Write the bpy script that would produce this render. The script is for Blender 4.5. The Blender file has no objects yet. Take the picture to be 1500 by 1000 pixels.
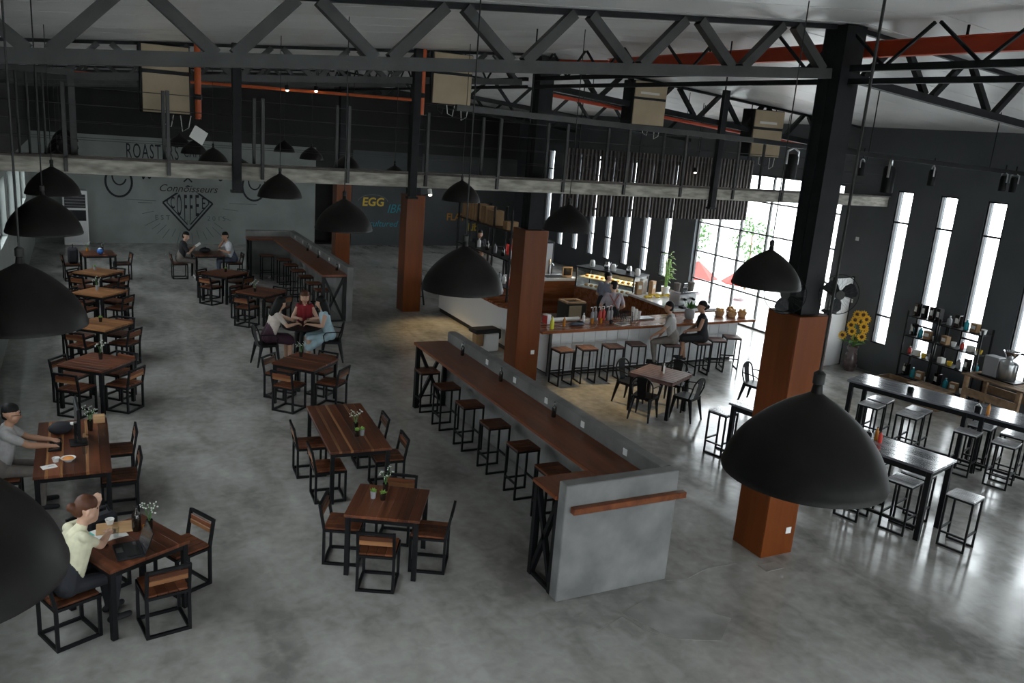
import bpy, math, random
from math import sin, cos, pi, radians as RAD, sqrt, atan2
from mathutils import Vector, Matrix, Quaternion
random.seed(7)
sc = bpy.context.scene
COL = sc.collection

# ------------------------------------------------------------------ camera
yaw, pit, rol = RAD(27.708), RAD(14.202), RAD(4.510)
fw = Vector((sin(yaw)*cos(pit), cos(yaw)*cos(pit), -sin(pit)))
rt = Vector((cos(yaw), -sin(yaw), 0)); up = rt.cross(fw)
r2 = cos(rol)*rt + sin(rol)*up; u2 = -sin(rol)*rt + cos(rol)*up
cam = bpy.data.cameras.new('camera'); camo = bpy.data.objects.new('camera', cam); COL.objects.link(camo)
cam.sensor_width = 36; cam.lens = 1229.2/1500*36; cam.clip_start = .05; cam.clip_end = 300
M = Matrix((r2, u2, -fw)).transposed().to_4x4(); M.translation = (0, 0, 5.0)
camo.matrix_world = M
sc.camera = camo

# ------------------------------------------------------------------ world, exposure
w = bpy.data.worlds.new('sky'); sc.world = w; w.use_nodes = True
bg = w.node_tree.nodes['Background']; bg.inputs[0].default_value = (.97, .985, 1, 1); bg.inputs[1].default_value = 8.0
vs = sc.view_settings; vs.view_transform = 'Standard'; vs.look = 'None'; vs.gamma = 1; vs.use_curve_mapping = False
vs.exposure = 0.35

def portal(name, loc, rot, sx, sy):
    l = bpy.data.lights.new(name, 'AREA'); l.shape = 'RECTANGLE'; l.size = sx; l.size_y = sy
    o = bpy.data.objects.new(name, l); COL.objects.link(o); o.location = loc; o.rotation_euler = rot
    l.cycles.is_portal = True
    return o
portal('entrance_portal', (16.98, 17.72, 2.15), (0, pi/2, 0), 4.3, 5.5)
portal('street_window_portal', (16.98, 8.3, 2.5), (0, pi/2, 0), 3.7, 11.0)
portal('bar_window_portal', (16.98, 25.9, 2.5), (0, pi/2, 0), 3.7, 8.2)
portal('left_window_portal', (-1.68, 15.0, 2.55), (0, -pi/2, 0), 1.3, 28.2)
portal('rear_window_portal', (7.5, -4.24, 1.95), (pi/2, 0, 0), 17.5, 3.3)

# ------------------------------------------------------------------ materials
MAT = {}
def nmat(name):
    m = bpy.data.materials.new(name); m.use_nodes = True
    nt = m.node_tree; b = nt.nodes['Principled BSDF']; MAT[name] = m
    return m, nt, b
def simple(name, col, rough=.5, metal=0, spec=.5, emit=None, es=1, trans=0):
    m, nt, b = nmat(name)
    b.inputs['Base Color'].default_value = (*col, 1); b.inputs['Roughness'].default_value = rough
    b.inputs['Metallic'].default_value = metal; b.inputs['Specular IOR Level'].default_value = spec
    if emit: b.inputs['Emission Color'].default_value = (*emit, 1); b.inputs['Emission Strength'].default_value = es
    if trans: b.inputs['Transmission Weight'].default_value = trans
    return m
def noisy(name, c1, c2, scale=3, detail=6, rough=(.4, .6), stretch=(1, 1, 1), bump=0, coord='Object', dist=0, metal=0, spec=.5, lo=.35, hi=.65):
    m, nt, b = nmat(name); N = nt.nodes; L = nt.links
    tc = N.new('ShaderNodeTexCoord'); mp = N.new('ShaderNodeMapping'); mp.inputs['Scale'].default_value = stretch
    L.new(tc.outputs[coord], mp.inputs[0])
    no = N.new('ShaderNodeTexNoise'); no.inputs['Scale'].default_value = scale; no.inputs['Detail'].default_value = detail; no.inputs['Distortion'].default_value = dist
    L.new(mp.outputs[0], no.inputs['Vector'])
    r = N.new('ShaderNodeValToRGB'); r.color_ramp.elements[0].position = lo; r.color_ramp.elements[1].position = hi
    r.color_ramp.elements[0].color = (*c1, 1); r.color_ramp.elements[1].color = (*c2, 1)
    L.new(no.outputs['Fac'], r.inputs[0]); L.new(r.outputs[0], b.inputs['Base Color'])
    mr = N.new('ShaderNodeMapRange'); mr.inputs[3].default_value = rough[0]; mr.inputs[4].default_value = rough[1]
    L.new(no.outputs['Fac'], mr.inputs[0]); L.new(mr.outputs[0], b.inputs['Roughness'])
    b.inputs['Metallic'].default_value = metal; b.inputs['Specular IOR Level'].default_value = spec
    if bump:
        bp = N.new('ShaderNodeBump'); bp.inputs['Strength'].default_value = bump; bp.inputs['Distance'].default_value = .01
        L.new(no.outputs['Fac'], bp.inputs['Height']); L.new(bp.outputs[0], b.inputs['Normal'])
    return m
def wood(name, c1, c2, rough=(.35, .5), scale=4, along='x', rnd=.35, bump=.12, coat=0):
    """grain along one axis, each piece a little different in tone"""
    m, nt, b = nmat(name); N = nt.nodes; L = nt.links
    tc = N.new('ShaderNodeTexCoord'); oi = N.new('ShaderNodeObjectInfo')
    ad = N.new('ShaderNodeVectorMath'); ad.operation = 'ADD'
    ml = N.new('ShaderNodeVectorMath'); ml.operation = 'SCALE'; ml.inputs['Scale'].default_value = 17.0
    cb = N.new('ShaderNodeCombineXYZ')
    for i in range(3): L.new(oi.outputs['Random'], cb.inputs[i])
    L.new(cb.outputs[0], ml.inputs[0]); L.new(tc.outputs['Object'], ad.inputs[0]); L.new(ml.outputs[0], ad.inputs[1])
    mp = N.new('ShaderNodeMapping')
    mp.inputs['Scale'].default_value = {'x': (.25, 3, 3), 'y': (3, .25, 3), 'z': (3, 3, .25)}[along]
    L.new(ad.outputs[0], mp.inputs[0])
    no = N.new('ShaderNodeTexNoise'); no.inputs['Scale'].default_value = scale; no.inputs['Detail'].default_value = 7; no.inputs['Distortion'].default_value = .4
    L.new(mp.outputs[0], no.inputs['Vector'])
    r = N.new('ShaderNodeValToRGB'); r.color_ramp.elements[0].position = .3; r.color_ramp.elements[1].position = .72
    r.color_ramp.elements[0].color = (*c1, 1); r.color_ramp.elements[1].color = (*c2, 1)
    L.new(no.outputs['Fac'], r.inputs[0])
    hs = N.new('ShaderNodeHueSaturation')
    mr = N.new('ShaderNodeMapRange'); mr.inputs[3].default_value = 1-rnd; mr.inputs[4].default_value = 1+rnd
    L.new(oi.outputs['Random'], mr.inputs[0]); L.new(mr.outputs[0], hs.inputs['Value']); L.new(r.outputs[0], hs.inputs['Color'])
    L.new(hs.outputs[0], b.inputs['Base Color'])
    b.inputs['Specular IOR Level'].default_value = .5 if coat else .28
    b.inputs['Coat Weight'].default_value = coat; b.inputs['Coat Roughness'].default_value = .14
    m2 = N.new('ShaderNodeMapRange'); m2.inputs[3].default_value = rough[0]; m2.inputs[4].default_value = rough[1]
    L.new(no.outputs['Fac'], m2.inputs[0]); L.new(m2.outputs[0], b.inputs['Roughness'])
    bp = N.new('ShaderNodeBump'); bp.inputs['Strength'].default_value = bump; bp.inputs['Distance'].default_value = .004
    L.new(no.outputs['Fac'], bp.inputs['Height']); L.new(bp.outputs[0], b.inputs['Normal'])
    return m

def floor_material():
    m, nt, b = nmat('polished_concrete'); N = nt.nodes; L = nt.links
    tc = N.new('ShaderNodeTexCoord')
    def noise(sc_, det, dist=0, stretch=(1, 1, 1), rot=0):
        mp = N.new('ShaderNodeMapping'); mp.inputs['Scale'].default_value = stretch; mp.inputs['Rotation'].default_value = (0, 0, rot)
        L.new(tc.outputs['Object'], mp.inputs[0])
        n = N.new('ShaderNodeTexNoise'); n.inputs['Scale'].default_value = sc_; n.inputs['Detail'].default_value = det; n.inputs['Distortion'].default_value = dist
        L.new(mp.outputs[0], n.inputs['Vector']); return n
    a = noise(.5, 6, .6); c = noise(1.7, 6, .7, (1, .4, 1), .5); d = noise(7, 5, .4)
    def mix(x, y, f, mode='MIX'):
        q = N.new('ShaderNodeMix'); q.data_type = 'FLOAT'; q.inputs[0].default_value = f
        L.new(x, q.inputs[2]); L.new(y, q.inputs[3]); return q.outputs[0]
    s = mix(a.outputs['Fac'], c.outputs['Fac'], .5); s2 = mix(s, d.outputs['Fac'], .22)
    r = N.new('ShaderNodeValToRGB'); e = r.color_ramp.elements
    e[0].position = .38; e[0].color = (.20, .195, .182, 1); e[1].position = .63; e[1].color = (.46, .455, .435, 1)
    k = e.new(.5); k.color = (.335, .328, .308, 1)
    L.new(s2, r.inputs[0])
    # worn ochre stain patches on the slab near the middle of the hall
    L.new(r.outputs[0], b.inputs['Base Color'])
    mr = N.new('ShaderNodeMapRange'); mr.inputs[1].default_value = .35; mr.inputs[2].default_value = .65; mr.inputs[3].default_value = .10; mr.inputs[4].default_value = .27
    L.new(s2, mr.inputs[0]); L.new(mr.outputs[0], b.inputs['Roughness'])
    bp = N.new('ShaderNodeBump'); bp.inputs['Strength'].default_value = .035; bp.inputs['Distance'].default_value = .02
    L.new(s2, bp.inputs['Height']); L.new(bp.outputs[0], b.inputs['Normal'])
    b.inputs['Specular IOR Level'].default_value = .75
floor_material()
noisy('floor_patch', (.17, .166, .155), (.30, .29, .275), 2.5, 8, (.3, .5))
noisy('stain_ochre', (.10, .085, .045), (.19, .165, .10), 1.6, 8, (.2, .35))
noisy('concrete', (.112, .113, .11), (.198, .199, .194), 2.2, 8, (.5, .75), bump=.15)
noisy('concrete_edge', (.24, .225, .19), (.50, .475, .415), 3.5, 8, (.7, .9), bump=.2, stretch=(1, 1, 4))
noisy('sage_plaster', (.20, .222, .21), (.25, .275, .26), 1.2, 4, (.7, .9))
noisy('dark_plaster', (.04, .045, .047), (.058, .064, .067), 1.0, 5, (.6, .85))
noisy('charcoal_plaster', (.068, .076, .084), (.092, .102, .112), .8, 5, (.55, .75))
noisy('black_wall', (.010, .010, .010), (.016, .015, .014), 1.0, 4, (.7, .9))
noisy('ceiling_panel', (.58, .575, .565), (.70, .695, .685), .8, 3, (.25, .4))
simple('ceiling_gap', (.10, .10, .10), .8)
noisy('dark_steel', (.006, .0065, .0075), (.012, .013, .0145), 6, 5, (.45, .6), spec=.2)
noisy('grey_steel', (.024, .024, .024), (.042, .042, .041), 5, 5, (.4, .6))
simple('black_steel', (.005, .005, .006), .45, spec=.22)
simple('black_matte', (.012, .011, .010), .65)
noisy('lamp_metal', (.006, .0052, .0048), (.010, .009, .008), 14, 4, (.42, .55), spec=.22)
simple('lamp_inside', (.45, .40, .30), .5)
simple('cable', (.01, .01, .01), .6)
noisy('red_paint', (.50, .055, .018), (.60, .075, .025), 3, 4, (.45, .6))
noisy('orange_paint', (.48, .085, .018), (.58, .11, .025), 3, 4, (.45, .6))
wood('veneer', (.112, .027, .004), (.165, .041, .006), (.3, .42), 2.2, 'z', .04)
wood('bar_wood', (.16, .05, .018), (.27, .09, .032), (.2, .35), 3, 'x', .06)
wood('counter_wood', (.105, .030, .012), (.20, .064, .023), (.25, .38), 3, 'y', .06)
wood('table_wood', (.045, .014, .008), (.165, .055, .024), (.26, .42), 3.2, 'x', .40)
wood('table_wood_light', (.15, .062, .022), (.30, .14, .055), (.3, .45), 3.2, 'x', .35)
wood('pale_wood', (.30, .17, .08), (.50, .31, .16), (.35, .5), 3.5, 'x', .3)
wood('seat_wood', (.055, .017, .009), (.16, .056, .024), (.3, .45), 3.5, 'x', .4)
wood('mauve_wood', (.10, .055, .045), (.17, .10, .085), (.35, .5), 3.5, 'x', .15)
wood('grey_wood', (.08, .083, .095), (.21, .215, .24), (.08, .22), 3.0, 'x', .2, .02, .9)
wood('grey_seat', (.42, .42, .43), (.58, .58, .60), (.14, .28), 3.5, 'x', .12, .02, .9)
wood('chair_back', (.13, .05, .02), (.30, .14, .06), (.35, .5), 3.5, 'x', .45)
wood('dark_batten', (.055, .045, .042), (.10, .085, .08), (.5, .7), 3, 'z', .3)
wood('crate_wood', (.16, .10, .06), (.30, .20, .12), (.6, .8), 3, 'x', .3)
noisy('tile_white', (.60, .61, .62), (.68, .69, .70), 2, 3, (.12, .2))
simple('tile_grout', (.30, .30, .30), .8)
simple('white_paint', (.72, .72, .72), .5)
simple('white_plastic', (.75, .75, .74), .4)
simple('kick_dark', (.015, .014, .013), .6)
simple('steel', (.55, .56, .57), .28, 1)
simple('chrome', (.7, .7, .72), .12, 1)
noisy('beige_panel', (.40, .315, .205), (.47, .375, .25), 2, 3, (.5, .65))
simple('label_white', (.7, .69, .66), .6)
simple('ink_black', (.012, .014, .018), .8)
simple('ink_faint', (.10, .12, .13), .8)
simple('ink_brown', (.035, .022, .02), .8)
simple('chalk_yellow', (.60, .42, .06), .9)
simple('chalk_cyan', (.03, .24, .30), .9)
simple('chalk_orange', (.42, .19, .03), .9)
simple('chalk_white', (.5, .5, .48), .9)
noisy('brown_box', (.26, .15, .07), (.34, .21, .10), 3, 3, (.7, .85))
simple('bottle_dark', (.012, .008, .006), .12, spec=.7)
simple('bottle_amber', (.42, .16, .02), .2)
simple('bottle_yellow', (.62, .62, .04), .3)
simple('sauce_red', (.5, .03, .02), .35)
simple('paper', (.72, .71, .68), .7)
simple('teal_print', (.10, .42, .35), .7)
simple('screen_black', (.012, .012, .014), .15)
simple('ceramic', (.75, .75, .73), .25)
simple('food_orange', (.65, .25, .05), .6)
simple('fruit_yellow', (.72, .50, .03), .5)
simple('blue_ball', (.03, .13, .42), .35)
simple('leaf', (.06, .17, .035), .5)
noisy('leaf_bright', (.16, .33, .05), (.30, .48, .11), 4, 3, (.4, .6))
simple('dry_flower', (.50, .52, .48), .8)
simple('petal', (.80, .46, .02), .6)
simple('sun_disc', (.10, .04, .012), .9)
noisy('vase_brown', (.075, .05, .05), (.15, .11, .11), 4, 4, (.2, .35))
simple('clay_grey', (.25, .25, .26), .5)
simple('teal_glaze', (.02, .30, .38), .2)
simple('pastry', (.55, .30, .10), .7)
simple('warm_lamp', (1, .85, .5), .5, emit=(1, .70, .28), es=30)
simple('spot_glow', (1, .95, .85), .5, emit=(1, .9, .7), es=14)
simple('red_cloth', (.62, .05, .04), .8)
noisy('paving', (.55, .55, .54), (.70, .70, .69), 1.2, 4, (.8, .9))
simple('skin_light', (.50, .30, .21), .5)
simple('skin_tan', (.38, .205, .13), .5)
simple('hair_black', (.006, .0055, .0055), .6, spec=.18)
simple('hair_brown', (.07, .026, .013), .55, spec=.25)
simple('lips', (.30, .09, .07), .5)
for n, c in dict(cream_cloth=(.58, .56, .40), navy_cloth=(.012, .013, .018), grey_cloth=(.34, .33, .325), taupe_cloth=(.16, .14, .125), black_cloth=(.012, .012, .014),
                 white_cloth=(.66, .68, .72), blush_cloth=(.52, .45, .40), plum_cloth=(.045, .015, .03), crimson_cloth=(.22, .010, .016), sky_cloth=(.36, .50, .56), slate_cloth=(.21, .23, .29), denim_cloth=(.10, .12, .17), mauve_cloth=(.34, .30, .33), strap_red=(.36, .12, .09)).items():
    noisy(n, tuple(v*.86 for v in c), tuple(min(1, v*1.1) for v in c), 9, 4, (.75, .9), bump=.1)
def glass(name, tint=(1, 1, 1), rough=.02, refl=1.0):
    m, nt, b = nmat(name); N = nt.nodes; L = nt.links; N.remove(b)
    t = N.new('ShaderNodeBsdfTransparent'); t.inputs[0].default_value = (*tint, 1)
    g = N.new('ShaderNodeBsdfGlossy'); g.inputs['Roughness'].default_value = rough
    lw_ = N.new('ShaderNodeLayerWeight'); pw = N.new('ShaderNodeMath'); pw.operation = 'POWER'; pw.inputs[1].default_value = 5
    L.new(lw_.outputs['Facing'], pw.inputs[0])
    f = N.new('ShaderNodeMapRange'); f.inputs[3].default_value = .03*refl; f.inputs[4].default_value = .9*refl; L.new(pw.outputs[0], f.inputs[0])
    x = N.new('ShaderNodeMixShader'); L.new(f.outputs[0], x.inputs[0]); L.new(t.outputs[0], x.inputs[1]); L.new(g.outputs[0], x.inputs[2])
    L.new(x.outputs[0], N['Material Output'].inputs[0])
glass('pane_glass', (.93, .96, .97)); glass('clear_glass', (.9, .93, .93)); glass('fan_guard_glass', (.97, .97, .97))

# ------------------------------------------------------------------ mesh helpers
KIDS = {}
class MB:
    def __init__(s): s.v = []; s.f = []; s.sm = False
    def add(s, v, f):
        o = len(s.v); s.v += [tuple(p) for p in v]; s.f += [tuple(i+o for i in q) for q in f]; return s
    def box(s, c, d, rz=0, b=0):
        x, y, z = d[0]/2, d[1]/2, d[2]/2
        if not b:
            v = [(-x,-y,-z),(x,-y,-z),(x,y,-z),(-x,y,-z),(-x,-y,z),(x,-y,z),(x,y,z),(-x,y,z)]
            f = [(3,2,1,0),(4,5,6,7),(0,1,5,4),(1,2,6,5),(2,3,7,6),(3,0,4,7)]
        else:
            b = min(b, x*.9, y*.9, z*.9); v = []; 
            for sx in (-1, 1):
                for sy in (-1, 1):
                    for sz in (-1, 1):
                        v += [(sx*x, sy*(y-b), sz*(z-b)), (sx*(x-b), sy*y, sz*(z-b)), (sx*(x-b), sy*(y-b), sz*z)]
            I = lambda sx, sy, sz, k: ((sx > 0)*4+(sy > 0)*2+(sz > 0))*3+k
            f = []
            for q in (-1, 1):
                f.append([I(q,-1,-1,0),I(q,1,-1,0),I(q,1,1,0),I(q,-1,1,0)][::q])
                f.append([I(-1,q,-1,1),I(1,q,-1,1),I(1,q,1,1),I(-1,q,1,1)][::-q])
                f.append([I(-1,-1,q,2),I(1,-1,q,2),I(1,1,q,2),I(-1,1,q,2)][::q])
            for p in (-1, 1):
                for q in (-1, 1):
                    f.append([I(p,q,-1,0),I(p,q,-1,1),I(p,q,1,1),I(p,q,1,0)][::p*q])
                    f.append([I(p,-1,q,2),I(p,-1,q,0),I(p,1,q,0),I(p,1,q,2)][::p*q])
                    f.append([I(-1,p,q,1),I(-1,p,q,2),I(1,p,q,2),I(1,p,q,1)][::p*q])
                    for r_ in (-1, 1):
                        f.append([I(p,q,r_,0),I(p,q,r_,1),I(p,q,r_,2)][::p*q*r_])
        cz, szn = cos(rz), sin(rz)
        return s.add([(c[0]+a*cz-b_*szn, c[1]+a*szn+b_*cz, c[2]+d_) for a, b_, d_ in v], f)
    def bar(s, p, q, w, h=None, upv=(0, 0, 1)):
        """rectangular bar from p to q"""
        h = h or w; p = Vector(p); q = Vector(q); d = (q-p).normalized(); u = Vector(upv)
        if abs(d.dot(u)) > .98: u = Vector((0, 1, 0))
        x = d.cross(u).normalized(); y = x.cross(d).normalized(); v = []
        for e in (p, q):
            for a, b in ((-1,-1),(1,-1),(1,1),(-1,1)): v.append(e+x*a*w/2+y*b*h/2)
        return s.add(v, [(0,1,2,3),(7,6,5,4),(1,0,4,5),(2,1,5,6),(3,2,6,7),(0,3,7,4)])
    def tube(s, pts, r, n=8, r_end=None, cap=True):
        pts = [Vector(p) for p in pts]; rings = []; prev = None
        for i, p in enumerate(pts):
            d = (pts[min(i+1, len(pts)-1)]-pts[max(i-1, 0)]).normalized()
            if prev is None:
                u = Vector((0, 0, 1)) if abs(d.z) < .9 else Vector((1, 0, 0))
                x = d.cross(u).normalized()
            else:
                x = (prev - d*prev.dot(d)).normalized()
            prev = x; y = d.cross(x)
            rr = r if r_end is None else r+(r_end-r)*i/(len(pts)-1)
            rings.append([p+(x*cos(2*pi*k/n)+y*sin(2*pi*k/n))*rr for k in range(n)])
        v = [q for R_ in rings for q in R_]; f = []
        for i in range(len(pts)-1):
            for k in range(n): f.append((i*n+k, i*n+(k+1) % n, (i+1)*n+(k+1) % n, (i+1)*n+k))
        if cap: f += [tuple(range(n))[::-1], tuple(range((len(pts)-1)*n, len(pts)*n))]
        s.sm = True
        return s.add(v, f)
    def lathe(s, prof, c=(0, 0, 0), n=24, close=True):
        v = []; f = []
        for r, z in prof:
            for k in range(n): a = 2*pi*k/n; v.append((c[0]+r*cos(a), c[1]+r*sin(a), c[2]+z))
        m = len(prof)
        for i in range(m-1):
            for k in range(n): f.append((i*n+k, i*n+(k+1) % n, (i+1)*n+(k+1) % n, (i+1)*n+k))
        if close: f += [tuple(range(n))[::-1], tuple(range((m-1)*n, m*n))]
        s.sm = True
        return s.add(v, f)
    def ball(s, c, r, n=12, m=8):
        if not hasattr(r, '__len__'): r = (r, r, r)
        prof = [(sin(pi*i/m), -cos(pi*i/m)) for i in range(m+1)]
        v = []; f = []
        for a, z in prof:
            for k in range(n): t = 2*pi*k/n; v.append((c[0]+r[0]*a*cos(t), c[1]+r[1]*a*sin(t), c[2]+r[2]*z))
        for i in range(m):
            for k in range(n): f.append((i*n+k, i*n+(k+1) % n, (i+1)*n+(k+1) % n, (i+1)*n+k))
        s.sm = True
        return s.add(v, f)
    def prism(s, poly, z0, z1):
        n = len(poly); v = [(x, y, z0) for x, y in poly]+[(x, y, z1) for x, y in poly]
        f = [tuple(range(n))[::-1], tuple(range(n, 2*n))]+[(i, (i+1) % n, n+(i+1) % n, n+i) for i in range(n)]
        return s.add(v, f)
    def mesh(s, name, mat=None):
        me = bpy.data.meshes.new(name); me.from_pydata(s.v, [], s.f); me.validate(); me.update()
        if mat: me.materials.append(MAT[mat])
        if s.sm:
            me.polygons.foreach_set('use_smooth', [True]*len(me.polygons))
            try: me.set_sharp_from_angle(angle=RAD(40))
            except Exception: pass
        return me
    def build(s, name, mat, parent=None, loc=None, rz=0):
        return ob(name, s.mesh(name, mat), parent, loc, rz)
def ob(name, data, parent=None, loc=None, rz=0):
    o = bpy.data.objects.new(name, data); COL.objects.link(o)
    if parent: o.parent = parent; KIDS.setdefault(parent.name, []).append(o)
    if loc: o.location = loc
    if rz: o.rotation_euler.z = rz
    return o
def B(c, d, rz=0, b=0): return MB().box(c, d, rz, b)
def tag(o, label, cat, group=None, kind=None):
    o['label'] = label; o['category'] = cat
    if group: o['group'] = group
    if kind: o['kind'] = kind
    return o
def thing(name, label, cat, loc=(0, 0, 0), rz=0, group=None):
    o = bpy.data.objects.new(name, None); COL.objects.link(o); o.empty_display_size = .1
    o.location = loc; o.rotation_euler.z = rz
    return tag(o, label, cat, group)
def struct(o, label=None):
    o['kind'] = 'structure'
    if label: o['label'] = label
    return o
def sroot(name, label=None):
    o = bpy.data.objects.new(name, None); COL.objects.link(o); o.empty_display_size = .1
    return struct(o, label)
def copy_tree(o, parent=None, kids=None):
    c = o.copy(); COL.objects.link(c)
    if parent: c.parent = parent; KIDS.setdefault(parent.name, []).append(c)
    for ch in (KIDS.get(o.name, []) if kids is None else kids): copy_tree(ch, c)
    return c
class Proto:
    """first call places the original, later calls place copies with their own label"""
    def __init__(s, make): s.make = make; s.root = None
    def put(s, loc, rz, label, group=None):
        if s.root is None: s.root = o = s.make(); s.kids = list(KIDS.get(o.name, []))
        else: o = copy_tree(s.root, None, s.kids)
        o.location = loc; o.rotation_euler = (0, 0, rz); o['label'] = label
        if group: o['group'] = group
        elif 'group' in o: del o['group']
        return o
def text(body, size, mat, parent, loc, rot=(pi/2, 0, 0), shear=0, sx=1.0, ext=.004, name='lettering', align='CENTER', space=1.0, bold=0):
    c = bpy.data.curves.new(name, 'FONT'); c.body = body; c.size = size; c.extrude = ext; c.align_x = align; c.shear = shear; c.space_character = space; c.offset = bold; c.resolution_u = 3
    o = bpy.data.objects.new(name, c); COL.objects.link(o)
    bpy.context.view_layer.update()
    me = bpy.data.meshes.new_from_object(o.evaluated_get(bpy.context.evaluated_depsgraph_get()))
    bpy.data.objects.remove(o); bpy.data.curves.remove(c)
    me.materials.clear(); me.materials.append(MAT[mat])
    q = ob(name, me, parent); q.location = loc; q.rotation_euler = rot; q.scale = (sx, 1, 1)
    return q
def ceil_z(x): return 6.40-.08*abs(x-7.7)

# ================================================================== SETTING
XL, XR, YB, YF = -1.45, 16.75, 32.7, -4.0
fl = sroot('floor', 'polished grey concrete floor of the hall')
B(((XL+XR)/2, (YB+YF)/2, -.1), (XR-XL+.4, YB-YF+.4, .2)).build('slab', 'polished_concrete', fl)
MB().prism([(5.05, 6.55), (5.55, 6.72), (6.15, 6.05), (5.75, 5.75), (5.3, 5.95)], .0, .004).build('floor_patch', 'floor_patch', fl)
B((7.42, 6.78, .003), (.28, .16, .008)).build('floor_box_cover', 'floor_patch', fl)
def crack(pts, w=.012):
    m = MB()
    for a, b in zip(pts, pts[1:]): m.bar((*a, .001), (*b, .001), w, .004)
    m.build('floor_crack', 'floor_patch', fl)
crack([(5.95, 6.95), (6.2, 6.9), (6.6, 7.02), (7.05, 7.0)])
crack([(4.6, 6.35), (5.02, 6.5), (5.1, 6.2), (5.3, 5.95)], .008)
struct(B((40, 14, -.35), (46, 120, .2)).build('paving', 'paving'), 'bright pale paving outside the entrance')
struct(B((-25, 14, -.35), (46, 120, .2)).build('yard', 'paving'), 'pale yard outside the left windows')
struct(B((7.6, -30, -.35), (20, 51, .2)).build('forecourt', 'paving'), 'pale forecourt behind the viewpoint')

def wall_grid(axis, pos, th, u0, u1, z0, z1, holes, name, mat):
    """wall normal to axis (0=x,1=y) with rectangular openings (u0,u1,z0,z1)"""
    us = sorted({u0, u1, *[h[0] for h in holes], *[h[1] for h in holes]})
    m = MB()
    for a, b in zip(us, us[1:]):
        zs = sorted([(h[2], h[3]) for h in holes if h[0] <= a+1e-6 and h[1] >= b-1e-6]); z = z0
        for p, q in zs+[(z1, z1)]:
            if p-z > 1e-4:
                c = ((a+b)/2, (z+p)/2); d = (b-a, p-z)
                if axis == 0: m.box((pos+th/2, c[0], c[1]), (abs(th), d[0], d[1]))
                else: m.box((c[0], pos+th/2, c[1]), (d[0], abs(th), d[1]))
            z = max(z, q)
    return m.build(name, mat)
near_e = [13.46-1.11*i for i in range(0, 10)]
far_e = [29.95, 28.82, 27.69, 26.56, 25.44, 24.30, 23.17, 22.05]
holes = [(e-.44, e, .70, 4.30) for e in near_e+far_e]+[(15.0, 20.45, 0, 4.30)]
struct(wall_grid(0, XR, .22, YF, YB, 0, 5.75, holes, 'wall_right', 'charcoal_plaster'), 'charcoal wall with tall narrow windows and glass entrance')
lw = [(1.0+2.6*i, 3.0+2.6*i, 1.9, 3.2) for i in range(11)]
struct(wall_grid(0, XL, -.22, YF, YB, 0, 3.45, lw, 'wall_left', 'sage_plaster'), 'pale left wall with high windows')
struct(wall_grid(0, XL, -.22, YF, YB, 3.45, 5.75, [], 'wall_left_upper', 'black_wall'), 'black upper part of the left wall')
rw = [(-1.2+3.0*i, 1.2+3.0*i, .3, 3.6) for i in range(6)]
struct(wall_grid(1, YF, -.22, XL, XR, 0, 6.45, rw, 'wall_front', 'sage_plaster'), 'rear wall behind the viewpoint')

def window(n, axis, pos, u0, u1, z0, z1, us, zs, fmat='black_steel', wd=.05, lab=None):
    """framed opening: us / zs are the inner bar positions; every pane its own piece"""
    r = sroot('window_%d' % n, lab)
    def P(u, z): return (pos, u, z) if axis == 0 else (u, pos, z)
    def bb(ua, ub, za, zb, nm, mat, t):
        c = P((ua+ub)/2, (za+zb)/2); d = (t, ub-ua, zb-za) if axis == 0 else (ub-ua, t, zb-za)
        B(c, d).build(nm, mat, r)
    e = .004; U0, U1, Z0, Z1 = u0+e, u1-e, z0+e, z1-e
    bb(U0, U0+wd, Z0, Z1, 'frame_bar', fmat, .08); bb(U1-wd, U1, Z0, Z1, 'frame_bar', fmat, .08)
    bb(U0+wd, U1-wd, Z0, Z0+wd, 'frame_bar', fmat, .08); bb(U0+wd, U1-wd, Z1-wd, Z1, 'frame_bar', fmat, .08)
    for u in us: bb(u-wd/2, u+wd/2, Z0+wd, Z1-wd, 'mullion', fmat, .06)
    ub = [U0]+[u for u in us]+[U1]; zb = [Z0]+list(zs)+[Z1]
    for a, b in zip(ub, ub[1:]):
        for z in zs: bb(a+wd/2, b-wd/2, z-.02, z+.02, 'transom', fmat, .05)
        for p, q in zip(zb, zb[1:]): bb(a+wd/2, b-wd/2, p+.02, q-.02, 'pane', 'pane_glass', .008)
    return r
wn = 1
for e in near_e:
    window(wn, 0, XR+.06, e-.44, e, .70, 4.30, [], [1.38, 3.58], wd=.03); wn += 1
for e in far_e:
    window(wn, 0, XR+.06, e-.44, e, .70, 4.30, [], [1.48, 3.58], wd=.03); wn += 1
window(wn, 0, XR+.14, 15.0, 20.45, 0, 4.30, [15.55, 16.52, 17.52, 18.58, 19.51], [.95, 1.80, 2.67, 3.55], 'grey_steel', .05, 'glass entrance front with steel mullions'); wn += 1
for a, b, p, q in lw:
    window(wn, 0, XL-.16, a, b, p, q, [(a+b)/2], [], 'grey_steel', .05); wn += 1
for a, b, p, q in rw:
    window(wn, 1, YF-.16, a, b, p, q, [(a+b)/2], [2.2], 'black_steel', .05); wn += 1

struct(B((-4.6, 14, 1.45), (.2, 60, 3.4)).build('light_blocker_wall', 'sage_plaster'), 'added wall blocking light outside the left windows')  # added outside to cut the daylight coming in from the left
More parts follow.
